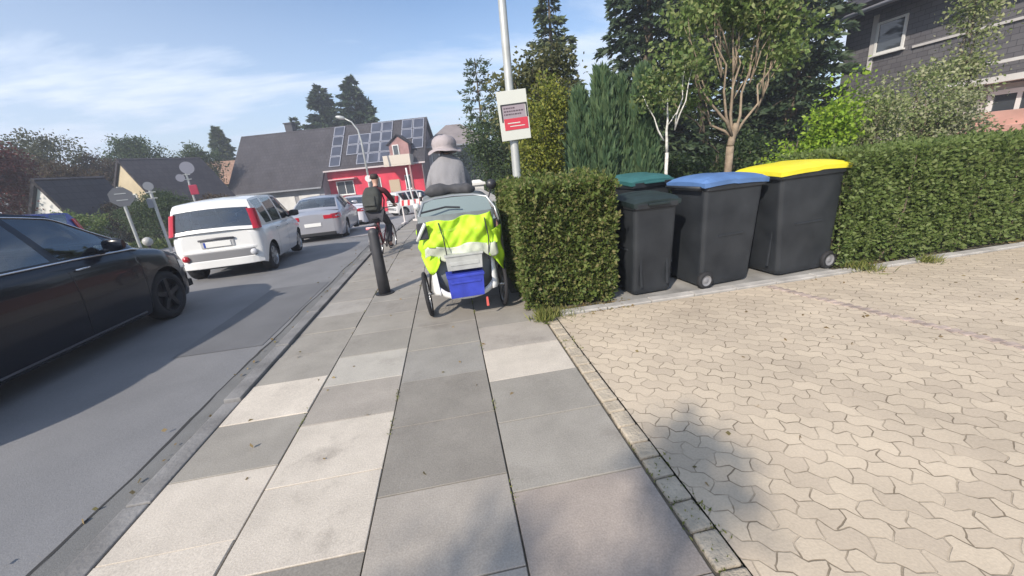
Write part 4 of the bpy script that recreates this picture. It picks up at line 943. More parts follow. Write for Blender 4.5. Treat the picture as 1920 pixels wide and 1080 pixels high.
b = MB(); b.tube([(-.40, .2, 1.1), (-.44, .22, 1.42), (-.445, .22, 1.62)], .009, 8); b.lathe([(.0, .03), (.03, .03), (.035, -.03), (0, -.03)], (-.40, .16, 1.22), (0, 0, 1), 10); b.build('flag_pole', WF, t, smooth=True)
for s, m_ in ((1, mat('reflector_red', (.65, .12, .10), .3)),):
    b = MB(); b.box((s*.20, -.19, .175), (.028, .014, .11), 0, .8); b.build('reflector', m_, t, bevel=.004)
b = MB(); b.box((.34, .02, .40), (.06, .1, .08)); b.tube([(.34, -.03, .36), (.30, -.12, .32)], .01, 6); b.build('tail_light', FRM, t, bevel=.01)
# dark rolled tarp strapped on the canopy roof
b = MB(); G = []
for i in range(17):
    f = i/16; x_ = -.30+.56*f; r_ = .062+.012*math.sin(f*9)+.006*math.sin(f*23); k_ = min(1, 5*f+.25, 5*(1-f)+.25)
    G.append([(x_, .34+r_*k_*1.2*math.cos(a), 1.345+.01*math.sin(f*5)+r_*k_*math.sin(a)*(1+.08*math.sin(3*a+f*7))) for a in np.linspace(0, 6.2832, 19)])
b.grid(G); b.add(G[0][:-1], [tuple(range(18))]); b.add(G[-1][:-1], [tuple(range(18))]); b.build('roof_roll', mat('dark_tarp', (.06, .06, .065), .8, var=.3, vscale=12), t, smooth=True)
# right-hand mirror cluster
b = MB(); b.tube([(.42, .75, 1.1), (.52, .9, 1.3)], .008, 6); b.lathe([(0, .02), (.06, .015), (.065, -.01), (0, -.02)], (.53, .9, 1.34), (0, -1, .1), 18); b.build('mirror', FRM, t, smooth=True)
# loose translucent rain flap on the right side
b = MB(); G = []
for i in range(12):
    f = i/11; z = 1.16-.80*f; G.append([(.43+.05*math.sin(f*3)+.01*math.sin(j*2.+f*9)+.012*j, .06+j*.13, z+.02*math.sin(j+f*5)) for j in range(6)])
b.grid(G); b.build('rain_flap', mat('flap_film', (.22, .30, .20), .35, trans=.4), t, smooth=True, solid=.003)

# hi-vis cover draped over the back
HV = mat('hi_vis_yellow', (.50, .80, .03), .65, trans=.12, bump=.35, bscale=14); HVS = mat('reflective_grey', (.52, .55, .44), .4)
t2 = empty('safety_cover', (T0[0], T0[1]-.02, 0), R(2)); tag(t2, 'bright yellow-green high visibility cover draped over the back of the cargo trike', 'safety cover')
def drape(x, f):
    """rear drape surface: f 0 top .. 1 hem"""
    y = -.085 - .04*f - .035*math.sin(f*3.3)*(1-abs(x/.45)**4) + .10*abs(x/.43)**4 + .020*math.sin(x*17+f*7) + .012*math.sin(x*34-f*13) + .016*math.sin(f*15+x*8) + .008*math.sin(x*55+f*23)
    return y
b = MB(); G = []
for i in range(49):
    u = -1+i/24; x = .33*u+.02*u*abs(u); row = []
    topz = 1.085+.02*u+.012*math.sin(u*7); bot = .80 + .02*math.sin(u*6)
    for j in range(25):
        f = j/24; row.append((x*(1+.12*f)-.0, drape(x, f*.5)+.0, topz+(bot-topz)*f))
    G.append(row)
b.grid(G); b.build('cloth', HV, t2, smooth=True, solid=.004)
b = MB(); G = []
for i in range(25):
    u = -1+i/12; x = .37*u; row = []
    for j in range(9):
        f = j/8; row.append((x*(1+.03*f), drape(x, .5+.18*f)-.012, .812+.02*math.sin(u*6)-(.125+.03*math.sin(u*9))*f))
    G.append(row)
b.grid(G); b.build('reflective_strip', HVS, t2, smooth=True, solid=.004)
b = MB(); b.grid([[(x_, drape(x_, .13)-.006, .985), (x_, drape(x_, .17)-.006, .960)] for x_ in np.linspace(-.33, .33, 30)]); b.build('seam_tape', mat('seam_tape', (.42, .66, .05), .6), t2, smooth=True)
b = MB(); b.tube([(-.20, -.13, 1.06), (-.17, -.17, .90), (-.16, -.17, .72), (-.17, -.15, .58)], .006, 6); b.build('cord', FRM, t2); b = MB(); b.tube([(.27, -.12, 1.06), (.29, -.15, .86), (.27, -.13, .62)], .006, 6); b.build('cord', FRM, t2)
for s in (-1, 1):
    b = MB(); G = []
    for i in range(9):
        v = i/8; row = []
        L_ = (.50 if s > 0 else .46)*(1-.55*v if s > 0 else .62+.38*math.sin(v*3.1)); x = s*(.27+.18*(1-v) if s > 0 else .43-.20*v)
        for j in range(13):
            f = j/12; row.append((x + s*.012*math.sin(f*12+v*3), -.10+.13*(1-v)+.02*math.sin(f*9+v*8)-.03*f, (1.0 if s < 0 else .95)-.05*v - L_*f))
        G.append(row)
    b.grid(G); b.build('side_flap', HV, t2, smooth=True, solid=.004)
b = MB(); b.box((-.37, -.11, .99), (.12, .03, .17), 0, .8, R(-6)); b.build('folded_hem', FRM, t2, bevel=.02)
b = MB(); b.tube([(-.43, -.12, .90), (-.38, -.14, .99), (-.33, -.14, 1.07)], .018, 8); b.build('white_strap', WF, t2, smooth=True)
# boxes in the tray
b = MB(); b.box((0, 0, .115), (.35, .27, .23), 0, 1.07); b.box((0, 0, .235), (.39, .30, .03)); b.box((0, -.146, .165), (.31, .008, .022))
o = b.build('storage_box', mat('blue_plastic', (.035, .055, .40), .45, var=.25), bevel=.022); o.location = (.055, 4.10, .275); o.rotation_euler = (0, 0, R(3)); tag(o, 'blue plastic box in the rear tray of the cargo trike', 'box')
b = MB(); b.box((0, 0, .08), (.36, .24, .15), 0, 1.05); b.box((0, -.125, .075), (.30, .006, .04)); b.box((0, 0, .162), (.40, .27, .02))
o = b.build('storage_box', mat('grey_white_plastic', (.40, .41, .39), .5, var=.15), bevel=.012); o.location = (.065, 4.11, .56); o.rotation_euler = (0, 0, R(2)); tag(o, 'pale grey box on top of the blue box, under the yellow-green cover', 'box')

# ------------------------------------------------------------------ cyclist
BK = (-1.50, 8.9, -.10); BR = R(-9)
t = empty('bicycle', BK, BR); tag(t, 'bicycle ridden away from the camera between the car queue and the trike', 'bicycle')
spoked(t, (0, -.52, .335), .335, tyre=.02, n=20); spoked(t, (0, .52, .335), .335, tyre=.02, n=20)
FR = mat('bike_frame_red', (.22, .03, .04), .35, coat=.4); b = MB()
for p in ([(0, -.10, .29), (0, -.24, .80)], [(0, -.10, .29), (0, .36, .72)], [(0, -.22, .74), (0, .33, .82)], [(0, .33, .90), (0, .37, .70)]): b.tube(p, .017, 8)
for s in (-1, 1): b.tube([(s*.05, -.52, .335), (s*.02, -.10, .29)], .010, 6); b.tube([(s*.05, -.52, .335), (s*.015, -.22, .74)], .009, 6); b.tube([(s*.045, .52, .335), (s*.04, .40, .66), (0, .37, .70)], .012, 6)
b.build('frame', FR, t, smooth=True)
b = MB(); b.tube([(0, .34, .90), (0, .36, 1.00)], .013, 8); b.tube([(-.29, .24, 1.02), (-.2, .34, 1.02), (0, .38, 1.0), (.2, .34, 1.02), (.29, .24, 1.02)], .012, 8); b.build('handlebar', FRM, t, smooth=True)
b = MB(); b.lathe([(0, -.14), (.075, -.12), (.07, -.03), (.03, .08), (.015, .14), (0, .15)], (0, -.24, .845), (0, 1, 0), 14); b.tube([(0, -.235, .78), (0, -.245, .84)], .013, 6)
for i, v in enumerate(b.v[:14*6]): b.v[i] = (v[0], v[1], .845+(v[2]-.845)*.35)
b.build('saddle', BLK, t, smooth=True)
b = MB(); b.box((0, -.50, .72), (.12, .34, .012)); 
for s in (-1, 1): b.tube([(s*.055, -.62, .715), (s*.06, -.52, .34)], .005, 6)
b.build('rear_rack', FRM, t)
b = MB(); b.box((0, -.69, .70), (.20, .03, .05)); b.build('rear_light', mat('rear_light_rose', (.75, .25, .28), .3), t, bevel=.01)
b = MB(); b.lathe([(0, .006), (.085, .006), (.085, -.006), (0, -.006)], (.055, -.10, .29), (1, 0, 0), 20); b.tube([(.06, -.10, .29), (.09, .03, .19)], .010, 6); b.tube([(-.06, -.10, .29), (-.09, -.23, .39)], .010, 6)
b.box((.13, .03, .185), (.09, .08, .02)); b.box((-.13, -.23, .385), (.09, .08, .02)); b.build('crank', STEEL, t)
for nm, y in (('mudguard', -.52),):
    b = MB(); b.grid([[(x, y+.365*math.cos(a), .335+.365*math.sin(a)) for x in (-.03, 0, .03)] for a in np.linspace(R(35), R(190), 16)]); b.build('mudguard', FRM, t, solid=.003)
def skin(name, chain, m, parent=None, sub=2, loc=None, rz=0):
    """chain: list of branches; every branch is a list of (point, radius); shared points are welded"""
    V, E, Rr, idx = [], [], [], {}
    for br in chain:
        prev = None
        for p, r in br:
            k = tuple(round(v, 4) for v in p)
            if k not in idx: idx[k] = len(V); V.append(p); Rr.append(r)
            i = idx[k]
            if prev is not None and prev != i: E.append((prev, i))
            prev = i
    me = bpy.data.meshes.new(name); me.from_pydata(V, E, []); o = bpy.data.objects.new(name, me); col.objects.link(o); me.materials.append(m)
    s = o.modifiers.new('k', 'SKIN'); s.use_smooth_shade = True; lay = me.skin_vertices[0] if me.skin_vertices else None
    if lay is None:
        bpy.context.view_layer.objects.active = o; bpy.ops.mesh.customdata_skin_add() if hasattr(bpy.ops.mesh, 'customdata_skin_add') else None; lay = me.skin_vertices[0]
    for i, r in enumerate(Rr): lay.data[i].radius = (r, r) if not isinstance(r, tuple) else r; lay.data[i].use_root = i == 0
    q = o.modifiers.new('s', 'SUBSURF'); q.levels = q.render_levels = sub
    if parent: o.parent = parent
    if loc is not None: o.location = loc; o.rotation_euler = (0, 0, rz)
    return o
SKIN = mat('skin', (.50, .30, .22), .55); RED = mat('red_jacket', (.075, .014, .018), .8, var=.2, vscale=10); TRS = mat('dark_trousers', (.045, .045, .055), .85); HAIR = mat('dark_hair', (.03, .02, .016), .7)
pel = (0, -.22, .93); sp1 = (0, -.16, 1.12); sp2 = (0, -.04, 1.32); nk = (0, .06, 1.47); nk2 = (0, .085, 1.53)
arms = []; hands = []
for s in (-1, 1):
    sh = (s*.17, .03, 1.40); el = (s*.25, .16, 1.20); wr_ = (s*.265, .27, 1.075); hd = (s*.262, .315, 1.05)
    arms.append([(sp2, .115), ((s*.09, .02, 1.385), .075), (sh, .058), (el, .045), (wr_, .030), (hd, .034)])
    for k, (dx, ln_) in enumerate(((-.032, .065), (-.011, .075), (.011, .07), (.032, .055))):      # fingers curled over the grip
        arms.append([(hd, .034), ((s*.262+dx, .345, 1.055), .010), ((s*.262+dx, .345+ln_*.3, 1.035), .009), ((s*.262+dx, .345+ln_*.1, 1.008), .008)])
    arms.append([(hd, .034), ((s*.262-s*.045, .31, 1.035), .011), ((s*.262-s*.05, .335, 1.012), .009)])
legs = []
for s, kn, an, toe in ((1, (.105, .17, .66), (.115, .0, .27), (.12, .12, .215)), (-1, (-.115, .16, .80), (-.115, -.22, .47), (-.12, -.10, .405))):
    legs.append([(pel, .125), ((s*.095, -.19, .90), .095), ((s*.10, .0, .80), .078), (kn, .058), (((kn[0]+an[0])/2, (kn[1]+an[1])/2-.02, (kn[2]+an[2])/2), .052), (an, .034), ((an[0], an[1]+.03, an[2]-.055), .036), (toe, .028)])
head = [(nk, .055), (nk2, .050), ((0, .10, 1.60), .078), ((0, .105, 1.67), .088), ((0, .095, 1.73), .070)]
person = skin('person', [[(pel, .125), (sp1, .118), (sp2, .115), (nk, .055)], head, *arms, *legs], SKIN, None, 2, BK, BR)
tag(person, 'person in a dark red jacket riding the bicycle away, bag on the back', 'person')
skin('jacket', [[((0, -.215, .96), .135), (sp1, .134), (sp2, .130), ((0, .05, 1.45), .07)]] + [[(sp2, .130), ((s*.09, .02, 1.385), .088), ((s*.17, .03, 1.40), .070), ((s*.25, .16, 1.20), .056), ((s*.263, .258, 1.09), .042)] for s in (-1, 1)], RED, person)
skin('trousers', [[(pel, .140), ((s*.095, -.19, .90), .106)] + [(p, r+.012) for p, r in l[2:6]] for s, l in zip((1, -1), legs)], TRS, person)
skin('hair', [[((0, .075, 1.60), .07), ((0, .085, 1.68), .098), ((0, .09, 1.745), .078)]], HAIR, person)
for s, l in zip((1, -1), legs):
    an, toe = l[5][0], l[7][0]; skin('shoe', [[((an[0], an[1]-.01, an[2]-.05), .042), ((an[0], an[1]+.05, an[2]-.06), .042), (toe, .034)]], BLK, person)
b = MB(); b.lathe([(0, -.005), (.012, 0), (.010, .02), (0, .028)], (0, .192, 1.655), (0, 1, -.2), 10); b.build('nose', SKIN, person, smooth=True)
for s in (-1, 1):
    b = MB(); b.lathe([(0, .018), (.010, .012), (.012, 0), (0, -.004)], (s*.034, .178, 1.682), (0, 1, 0), 10); b.build('eye', mat('eye_dark', (.05, .04, .035), .3), person)
    b = MB(); b.lathe([(0, .014), (.022, .010), (.026, 0), (0, -.004)], (s*.088, .10, 1.66), (s, 0, 0), 10); b.build('ear', SKIN, person, smooth=True)
b = MB(); b.box((0, .186, 1.612), (.045, .006, .010)); b.build('mouth', mat('lips', (.35, .13, .11), .6), person)
# rider of the cargo trike: upright, grey hooded cape, seen above the canopy
TB = (T0[0], T0[1], 0)
o_ = (.03, 0, 0)
def q3(x, y, z): return (x+.03, y, z)
pl_, s1, s2, n1 = q3(0, 1.38, 1.10), q3(0, 1.40, 1.30), q3(0, 1.43, 1.50), q3(0, 1.45, 1.66)
am, lg = [], []
for s in (-1, 1):
    hd = q3(s*.262, 1.72, 1.14)
    am.append([(s2, .115), (q3(s*.09, 1.42, 1.57), .075), (q3(s*.18, 1.43, 1.58), .058), (q3(s*.26, 1.50, 1.36), .045), (q3(s*.27, 1.66, 1.17), .030), (hd, .034)])
    for dx, ln_ in ((-.032, .06), (-.011, .072), (.011, .068), (.032, .052)): am.append([(hd, .034), ((hd[0]+dx, 1.755, 1.14), .010), ((hd[0]+dx, 1.765, 1.112), .009), ((hd[0]+dx, 1.745, 1.09+.0*ln_), .008)])
    am.append([(hd, .034), ((hd[0]-s*.045, 1.70, 1.12), .011), ((hd[0]-s*.05, 1.725, 1.095), .009)])
    kn = q3(s*.12, 1.74, .93 if s < 0 else .78); an = q3(s*.12, 1.66, .50 if s < 0 else .36)
    lg.append([(pl_, .12), (q3(s*.095, 1.42, 1.06), .095), (q3(s*.11, 1.58, 1.0 if s < 0 else .92), .078), (kn, .056), (q3(s*.12, 1.70, .70 if s < 0 else .57), .050), (an, .034), ((an[0], an[1]+.03, an[2]-.055), .035), ((an[0], an[1]+.14, an[2]-.07), .027)])
hdc = [(n1, .055), (q3(0, 1.46, 1.72), .052), (q3(0, 1.475, 1.79), .078), (q3(0, 1.48, 1.86), .088), (q3(0, 1.47, 1.92), .070)]
rider = skin('person', [[(pl_, .12), (s1, .116), (s2, .115), (n1, .055)], hdc, *am, *lg], SKIN, None, 2, TB, R(2))
tag(rider, 'person in a brimmed hat and loose grey cape riding the cargo trike', 'person')
skin('trousers', [[(pl_, .135), (lg[i][1][0], .106)] + [(a_, r_+.012) for a_, r_ in lg[i][2:6]] for i in (0, 1)], TRS, rider)
for i in (0, 1): a_ = lg[i][5][0]; skin('shoe', [[((a_[0], a_[1]-.01, a_[2]-.05), .042), ((a_[0], a_[1]+.05, a_[2]-.06), .042), (lg[i][7][0], .034)]], BLK, rider)
CAPE = mat('grey_cape', (.255, .25, .262), .85, var=.10, vscale=5, bump=.3, bscale=18)
rows = [(1.04, .240, .20, 0), (1.12, .245, .205, 0), (1.25, .242, .19, 0), (1.38, .240, .175, 0), (1.50, .240, .165, .0), (1.58, .236, .150, .0), (1.635, .218, .138, .01), (1.675, .180, .125, .015), (1.71, .125, .11, .02), (1.745, .085, .09, .025), (1.77, .072, .08, .03)]
b = MB(); G = []
for z, rx, ry, dy in rows:
    lowf = max(0, (1.62-z)/.58); ring = []
    for a in np.linspace(0, 6.28318, 65):
        k = 1 + lowf*(.055*math.sin(a*9+z*4) + .035*math.sin(a*14-z*7)) + .012*math.sin(a*5+z*11)
        ring.append((.03+rx*k*math.cos(a), 1.43+dy+ry*k*math.sin(a), z+.012*math.sin(a*3+z*5)))
    G.append(ring)
b.grid(G); b.build('cape', CAPE, rider, smooth=True, solid=.006)
b = MB(); H_ = []
for r_, z in ((.222, 1.792), (.205, 1.806), (.17, 1.822), (.150, 1.835), (.158, 1.87), (.160, 1.91), (.145, 1.95), (.11, 1.985), (.06, 2.003), (.005, 2.008)):
    H_.append([(.03+r_*(1+.03*math.sin(a*2+1))*math.cos(a), 1.475+r_*(1+.04*math.sin(a*3))*math.sin(a), z + (.016*math.sin(a*3+.5)+.010*math.sin(a*5) if r_ > .16 and z < 1.84 else .004*math.sin(a*4))) for a in np.linspace(0, 6.28318, 41)])
b.grid(H_); b.build('sun_hat', mat('hat_rose_grey', (.35, .31, .315), .85, var=.08, vscale=9, bump=.25, bscale=30), rider, smooth=True, solid=.006)
skin('hair', [[(q3(0, 1.455, 1.76), .074), (q3(0, 1.455, 1.85), .094)]], HAIR, rider)
for s in (-1, 1):
    skin('sleeve', [[(q3(s*.12, 1.42, 1.585), .075), (q3(s*.185, 1.43, 1.57), .078), (q3(s*.262, 1.50, 1.36), .066), (q3(s*.27, 1.645, 1.185), .050)]], CAPE, rider)
    b = MB(); b.lathe([(0, .016), (.010, .012), (.012, 0), (0, -.004)], (.03+s*.034, 1.562, 1.865), (0, 1, 0), 10); b.build('eye', MATS['eye_dark'], rider)
b = MB(); b.lathe([(0, -.005), (.012, 0), (.010, .02), (0, .028)], (.03, 1.572, 1.84), (0, 1, -.2), 10); b.build('nose', SKIN, rider, smooth=True)
b = MB(); b.box((.03, 1.563, 1.795), (.045, .006, .010)); b.build('mouth', MATS['lips'], rider)
b = MB(); b.lathe([(0, -.13), (.09, -.11), (.085, 0), (.03, .12), (0, .14)], (.03, 1.38, .985), (0, 1, 0), 14)
for i, v in enumerate(b.v): b.v[i] = (v[0], v[1], .985+(v[2]-.985)*.35)
b.build('saddle', BLK, t_trike, smooth=True)
b = MB(); b.tube([(-.14, 1.66, .40), (.0, 1.60, .36), (0, 1.60, .34), (.15, 1.66, .30)], .010, 6); b.lathe([(0, .006), (.085, .006), (.085, -.006), (0, -.006)], (.05, 1.60, .345), (1, 0, 0), 20); b.build('crank', STEEL, t_trike)
# bag on the back
b = MB(); G = []
for i in range(9):
    f = i/8; z = .50*f; k = math.sin(math.pi*(.10+.82*f))**.35
    G.append([(.19*k*math.copysign(abs(math.cos(a))**.6, math.cos(a)), -.11*k*(1+.25*(1-f))*math.copysign(abs(math.sin(a))**.6, math.sin(a)), z) for a in np.linspace(0, 6.2832, 25)])
b.grid(G); b.add(G[0][:-1], [tuple(range(24))]); b.add(G[-1][:-1], [tuple(range(24))])
bag = b.build('main_bag', mat('olive_bag', (.04, .043, .038), .85, var=.25, vscale=9), smooth=True)
bp_ = empty('backpack', (0, 0, 0)); tag(bp_, 'dark grey backpack worn by the cyclist', 'backpack'); bag.parent = bp_
bp_.location = Vector(BK) + Matrix.Rotation(BR, 3, 'Z') @ Vector((-.03, -.33, 1.0)); bp_.rotation_euler = (R(-25), 0, BR)
b = MB(); b.box((0, -.125, .17), (.24, .05, .22), 0, .9); b.build('front_pocket', MATS['olive_bag'], bp_, bevel=.02)
for s in (-1, 1):
    b = MB(); b.tube([(s*.10, .09, .46), (s*.12, .20, .50), (s*.14, .33, .36), (s*.14, .28, .14), (s*.12, .09, .05)], .014, 6); b.build('shoulder_strap', BLK, bp_, smooth=True)
#@@MORE4
# ------------------------------------------------------------------ buildings
TILE = None
def tile_mat(name, c, c2, w=.30, h=.34):
    m = mat(name, c, .75, spec=.3); t = m.node_tree; L = t.links; p = t.nodes['Principled BSDF']
    tcn = N(t, 'ShaderNodeTexCoord'); br = N(t, 'ShaderNodeTexBrick'); L.new(tcn.outputs['UV'], br.inputs['Vector'])
    for k, v in (('Scale', 1.), ('Mortar Size', .012), ('Mortar Smooth', .5), ('Brick Width', w), ('Row Height', h)): br.inputs[k].default_value = v
    br.inputs['Color1'].default_value = (*c, 1); br.inputs['Color2'].default_value = (*c2, 1); br.inputs['Mortar'].default_value = (*(v*.45 for v in c2), 1)
    n = N(t, 'ShaderNodeTexNoise'); n.inputs['Scale'].default_value = .7; n.inputs['Detail'].default_value = 6; L.new(tcn.outputs['Object'], n.inputs['Vector'])
    mu = N(t, 'ShaderNodeVectorMath', operation='SCALE'); L.new(br.outputs[0], mu.inputs[0]); L.new(mth(t, 'ADD', mth(t, 'MULTIPLY', n.outputs[0], .9), .55), mu.inputs['Scale']); L.new(mu.outputs[0], p.inputs['Base Color'])
    b = N(t, 'ShaderNodeBump'); b.inputs['Strength'].default_value = .5; b.inputs['Distance'].default_value = .02; L.new(br.outputs['Fac'], b.inputs['Height']); b.invert = True; L.new(b.outputs[0], p.inputs['Normal']); return m
def slab_quad(name, quad, th, m, parent):
    """thick panel over a quad (a,b,c,d) with metric UVs"""
    a, b_, c, d = (Vector(q) for q in quad); n = (b_-a).cross(d-a).normalized()*th
    vs = [a, b_, c, d, a-n, b_-n, c-n, d-n]; fs = [(0, 1, 2, 3), (7, 6, 5, 4), (0, 4, 5, 1), (1, 5, 6, 2), (2, 6, 7, 3), (3, 7, 4, 0)]
    me = bpy.data.meshes.new(name); me.from_pydata([tuple(v) for v in vs], [], fs); uv = me.uv_layers.new(name='UVMap'); U_ = (b_-a).normalized(); V_ = (d-a).normalized()
    for lp in me.loops: q = vs[lp.vertex_index]-a; uv.data[lp.index].uv = (q.dot(U_), q.dot(V_))
    me.materials.append(m); o = bpy.data.objects.new(name, me); col.objects.link(o); o.parent = parent; return o
ROOFD = tile_mat('dark_roof_tile', (.06, .056, .062), (.048, .044, .05)); ROOFG = tile_mat('grey_roof_tile', (.34, .31, .31), (.28, .255, .26)); ROOFO = tile_mat('orange_roof_tile', (.36, .22, .15), (.30, .18, .12))
REDW = mat('red_render', (.60, .035, .07), .8, var=.15, vscale=1.5); CREAM = mat('cream_render', (.52, .44, .30), .85, var=.12, vscale=1.2); GREYW = mat('grey_render', (.33, .325, .33), .85, var=.15, vscale=1.2)
WHT = mat('white_render', (.62, .61, .58), .8, var=.1, vscale=1.5); WIN = mat('window_glass', (.06, .07, .08), .06, spec=.9); WFR = mat('white_frame', (.70, .70, .68), .45)
def window(par, x0, x1, z0, z1, y=0., axis='x', frame=WFR, s=-1, mull=1, name='window', fw=.07):
    """window in a wall whose plane is local y=const (axis x) or x=const (axis y); s: outward sign"""
    def P(a, d, z): return (a, y+s*d, z) if axis == 'x' else (y+s*d, a, z)
    def bx(b, a0, a1, d0, d1, za, zb):
        c = P((a0+a1)/2, (d0+d1)/2, (za+zb)/2); dm = (a1-a0, abs(d1-d0), zb-za) if axis == 'x' else (abs(d1-d0), a1-a0, zb-za); b.box(c, dm)
    b = MB(); bx(b, x0, x0+fw, .005, .06, z0, z1); bx(b, x1-fw, x1, .005, .06, z0, z1); bx(b, x0+fw, x1-fw, .005, .06, z1-fw, z1); bx(b, x0+fw, x1-fw, .005, .06, z0, z0+fw)
    for k in range(mull): xm = x0+(x1-x0)*(k+1)/(mull+1); bx(b, xm-fw*.4, xm+fw*.4, .005, .05, z0+fw, z1-fw)
    o = b.build(name, frame, par); b = MB(); bx(b, x0+fw*.9, x1-fw*.9, .002, .025, z0+fw*.9, z1-fw*.9); b.build('pane', WIN, o)
    b = MB(); bx(b, x0-.05, x1+.05, .002, .12, z0-.05, z0-.003); b.build('sill', frame, o); return o
# long house with the big grey roof and the red facade
ang = math.atan2(36-39.5, 17.4); t = empty('house', (-19.1, 39.5, 0), ang); tag(t, 'long house with huge plain dark roof, solar panels and red facade on its right half', 'house')
Z0 = -2.6; RZ = 6.4; RV = 3.7; sl = (RZ-1.25)/(RV+.5)
rp_ = lambda v: 1.25+(v+.5)*sl
b = MB(); b.prism([(0, Z0), (0, 1.5), (RV-.2, RZ-.3), (RV+.2, RZ-.3), (8.2, 2.0), (8.2, Z0)], .25, 8.6, 'yz'); b.build('wall', GREYW, t)
b = MB(); b.prism([(1.1, Z0), (1.1, rp_(1.1)-.25), (RV-.2, RZ-.3), (RV+.2, RZ-.3), (8.2, 2.0), (8.2, Z0)], 8.62, 17.4, 'yz'); b.build('red_wall', REDW, t)
slab_quad('roof', [(0, -.5, 1.25), (8.7, -.5, 1.25), (8.7, RV, RZ), (0, RV, RZ)], .18, ROOFD, t)
slab_quad('roof', [(8.703, .55, rp_(.55)), (17.75, .55, rp_(.55)), (17.75, RV, RZ), (8.703, RV, RZ)], .18, ROOFD, t)
slab_quad('roof', [(17.75, 8.6, 1.6), (0, 8.6, 1.6), (0, RV+.003, RZ), (17.75, RV+.003, RZ)], .18, ROOFD, t)
b = MB(); b.box((4.35, -.56, 1.20), (8.7, .12, .12)); b.build('gutter', mat('zinc', (.30, .31, .33), .45, metal=.4), t)
b = MB(); b.box((13.2, .49, rp_(.55)-.07), (9.1, .12, .13)); b.build('gutter', mat('white_gutter', (.5, .44, .44), .5), t)
b = MB(); b.box((4.6, RV+.5, RZ+.15), (.7, .6, 1.1)); b.box((4.6, RV+.5, RZ+.74), (.85, .75, .1)); b.build('chimney', mat('chimney_slate', (.06, .06, .07), .8), t)
window(t, 1.4, 2.5, -.1, 1.0, .25*0, 'x'); 
for x in (4.0, 6.3):
    b = MB(); b.box((x+.9, -.03, -.25), (1.9, .05, 1.9)); b.build('garage_door', WHT, t)
for i, (x0, x1) in enumerate(((9.3, 10.9), (12.2, 13.4), (15.6, 16.3))): window(t, x0, x1, .35-1.0*0, 1.55, 1.1, 'x', mull=1)
b = MB(); b.box((14.6, 1.07, .1), (.95, .05, 2.3)); d = b.build('door', mat('beige_door', (.45, .36, .25), .6), t); b = MB(); b.tube([(14.25, 1.0, .1), (14.25, 1.0, .3)], .02, 6); b.build('handle', STEEL, d)
b = MB(); b.box((10.1, .8, 1.72), (2.4, .7, .10)); b.build('canopy', mat('rose_canopy', (.62, .36, .36), .6), t, bevel=.02)
# solar panels on the roof plane
PVM = mat('solar_cell', (.05, .058, .085), .3, var=.3, vscale=1.); FRA = mat('alu_frame', (.36, .37, .42), .4, metal=.4)
nrm = Vector((0, -sl, 1)).normalized(); dv = Vector((0, 1, sl)).normalized()
def panel(u, k, w_=.98, h_=1.08):
    o0 = Vector((u, .75, rp_(.75))) + dv*k*(h_+.06) + nrm*.09; a = [o0, o0+Vector((w_, 0, 0)), o0+Vector((w_, 0, 0))+dv*h_, o0+dv*h_]
    f = slab_quad('solar_panel', a, .04, FRA, t); i = [a[0]+Vector((.06, 0, 0))+dv*.06, a[1]-Vector((.06, 0, 0))+dv*.06, a[2]-Vector((.06, 0, 0))-dv*.06, a[3]+Vector((.06, 0, 0))-dv*.06]
    slab_quad('cells', [q+nrm*.006 for q in i], .004, PVM, f)
for u, ks in ((9.15, (0, 1, 2, 3)), (10.6, (1, 2)), (11.62, (0, 1, 2)), (12.64, (0, 1, 2, 3)), (13.66, (0, 1, 2, 3)), (16.55, (1, 2, 3)), (15.5, (2, 3))):
    for k in ks: panel(u, k)
b = MB(); b.prism([(.6, Z0), (.6, rp_(.6)-.2), (RV, RZ-.16), (8.2, 2.0), (8.2, Z0)], 17.402, 17.46, 'yz'); b.build('gable_cladding', mat('mauve_grey_cladding', (.22, .17, .17), .8, var=.2, vscale=2), t)
# dormer with balcony at the right
b = MB(); b.prism([(14.75, 2.45), (14.75, 4.1), (15.6, 4.75), (16.45, 4.1), (16.45, 2.45)], .75, 3.4, 'xz'); b.build('dormer', mat('rose_render', (.34, .19, .18), .8, var=.2, vscale=2), t)
slab_quad('dormer_roof', [(14.6, .6, 4.05), (15.6, .6, 4.85), (15.6, 3.6, 4.85), (14.6, 3.6, 4.05)], -.08, ROOFD, t); slab_quad('dormer_roof', [(15.603, .6, 4.85), (16.6, .6, 4.05), (16.6, 3.6, 4.05), (15.603, 3.6, 4.85)], -.08, ROOFD, t)
window(t, 15.05, 15.6, 2.9, 4.1, .75, 'x', mull=0)
b = MB(); b.box((15.6, .15, 2.42), (2.3, 1.15, .14)); b.box((15.6, -.40, 2.85), (2.3, .05, .75)); 
for x in (14.5, 16.7): b.box((x, .15, 2.85), (.05, 1.1, .75))
b.build('balcony', mat('balcony_cream', (.56, .50, .42), .7), t)
b = MB(); b.box((16.6, -.30, .0), (.14, .14, 4.6)); b.build('balcony_post', MATS['rose_render'], t)

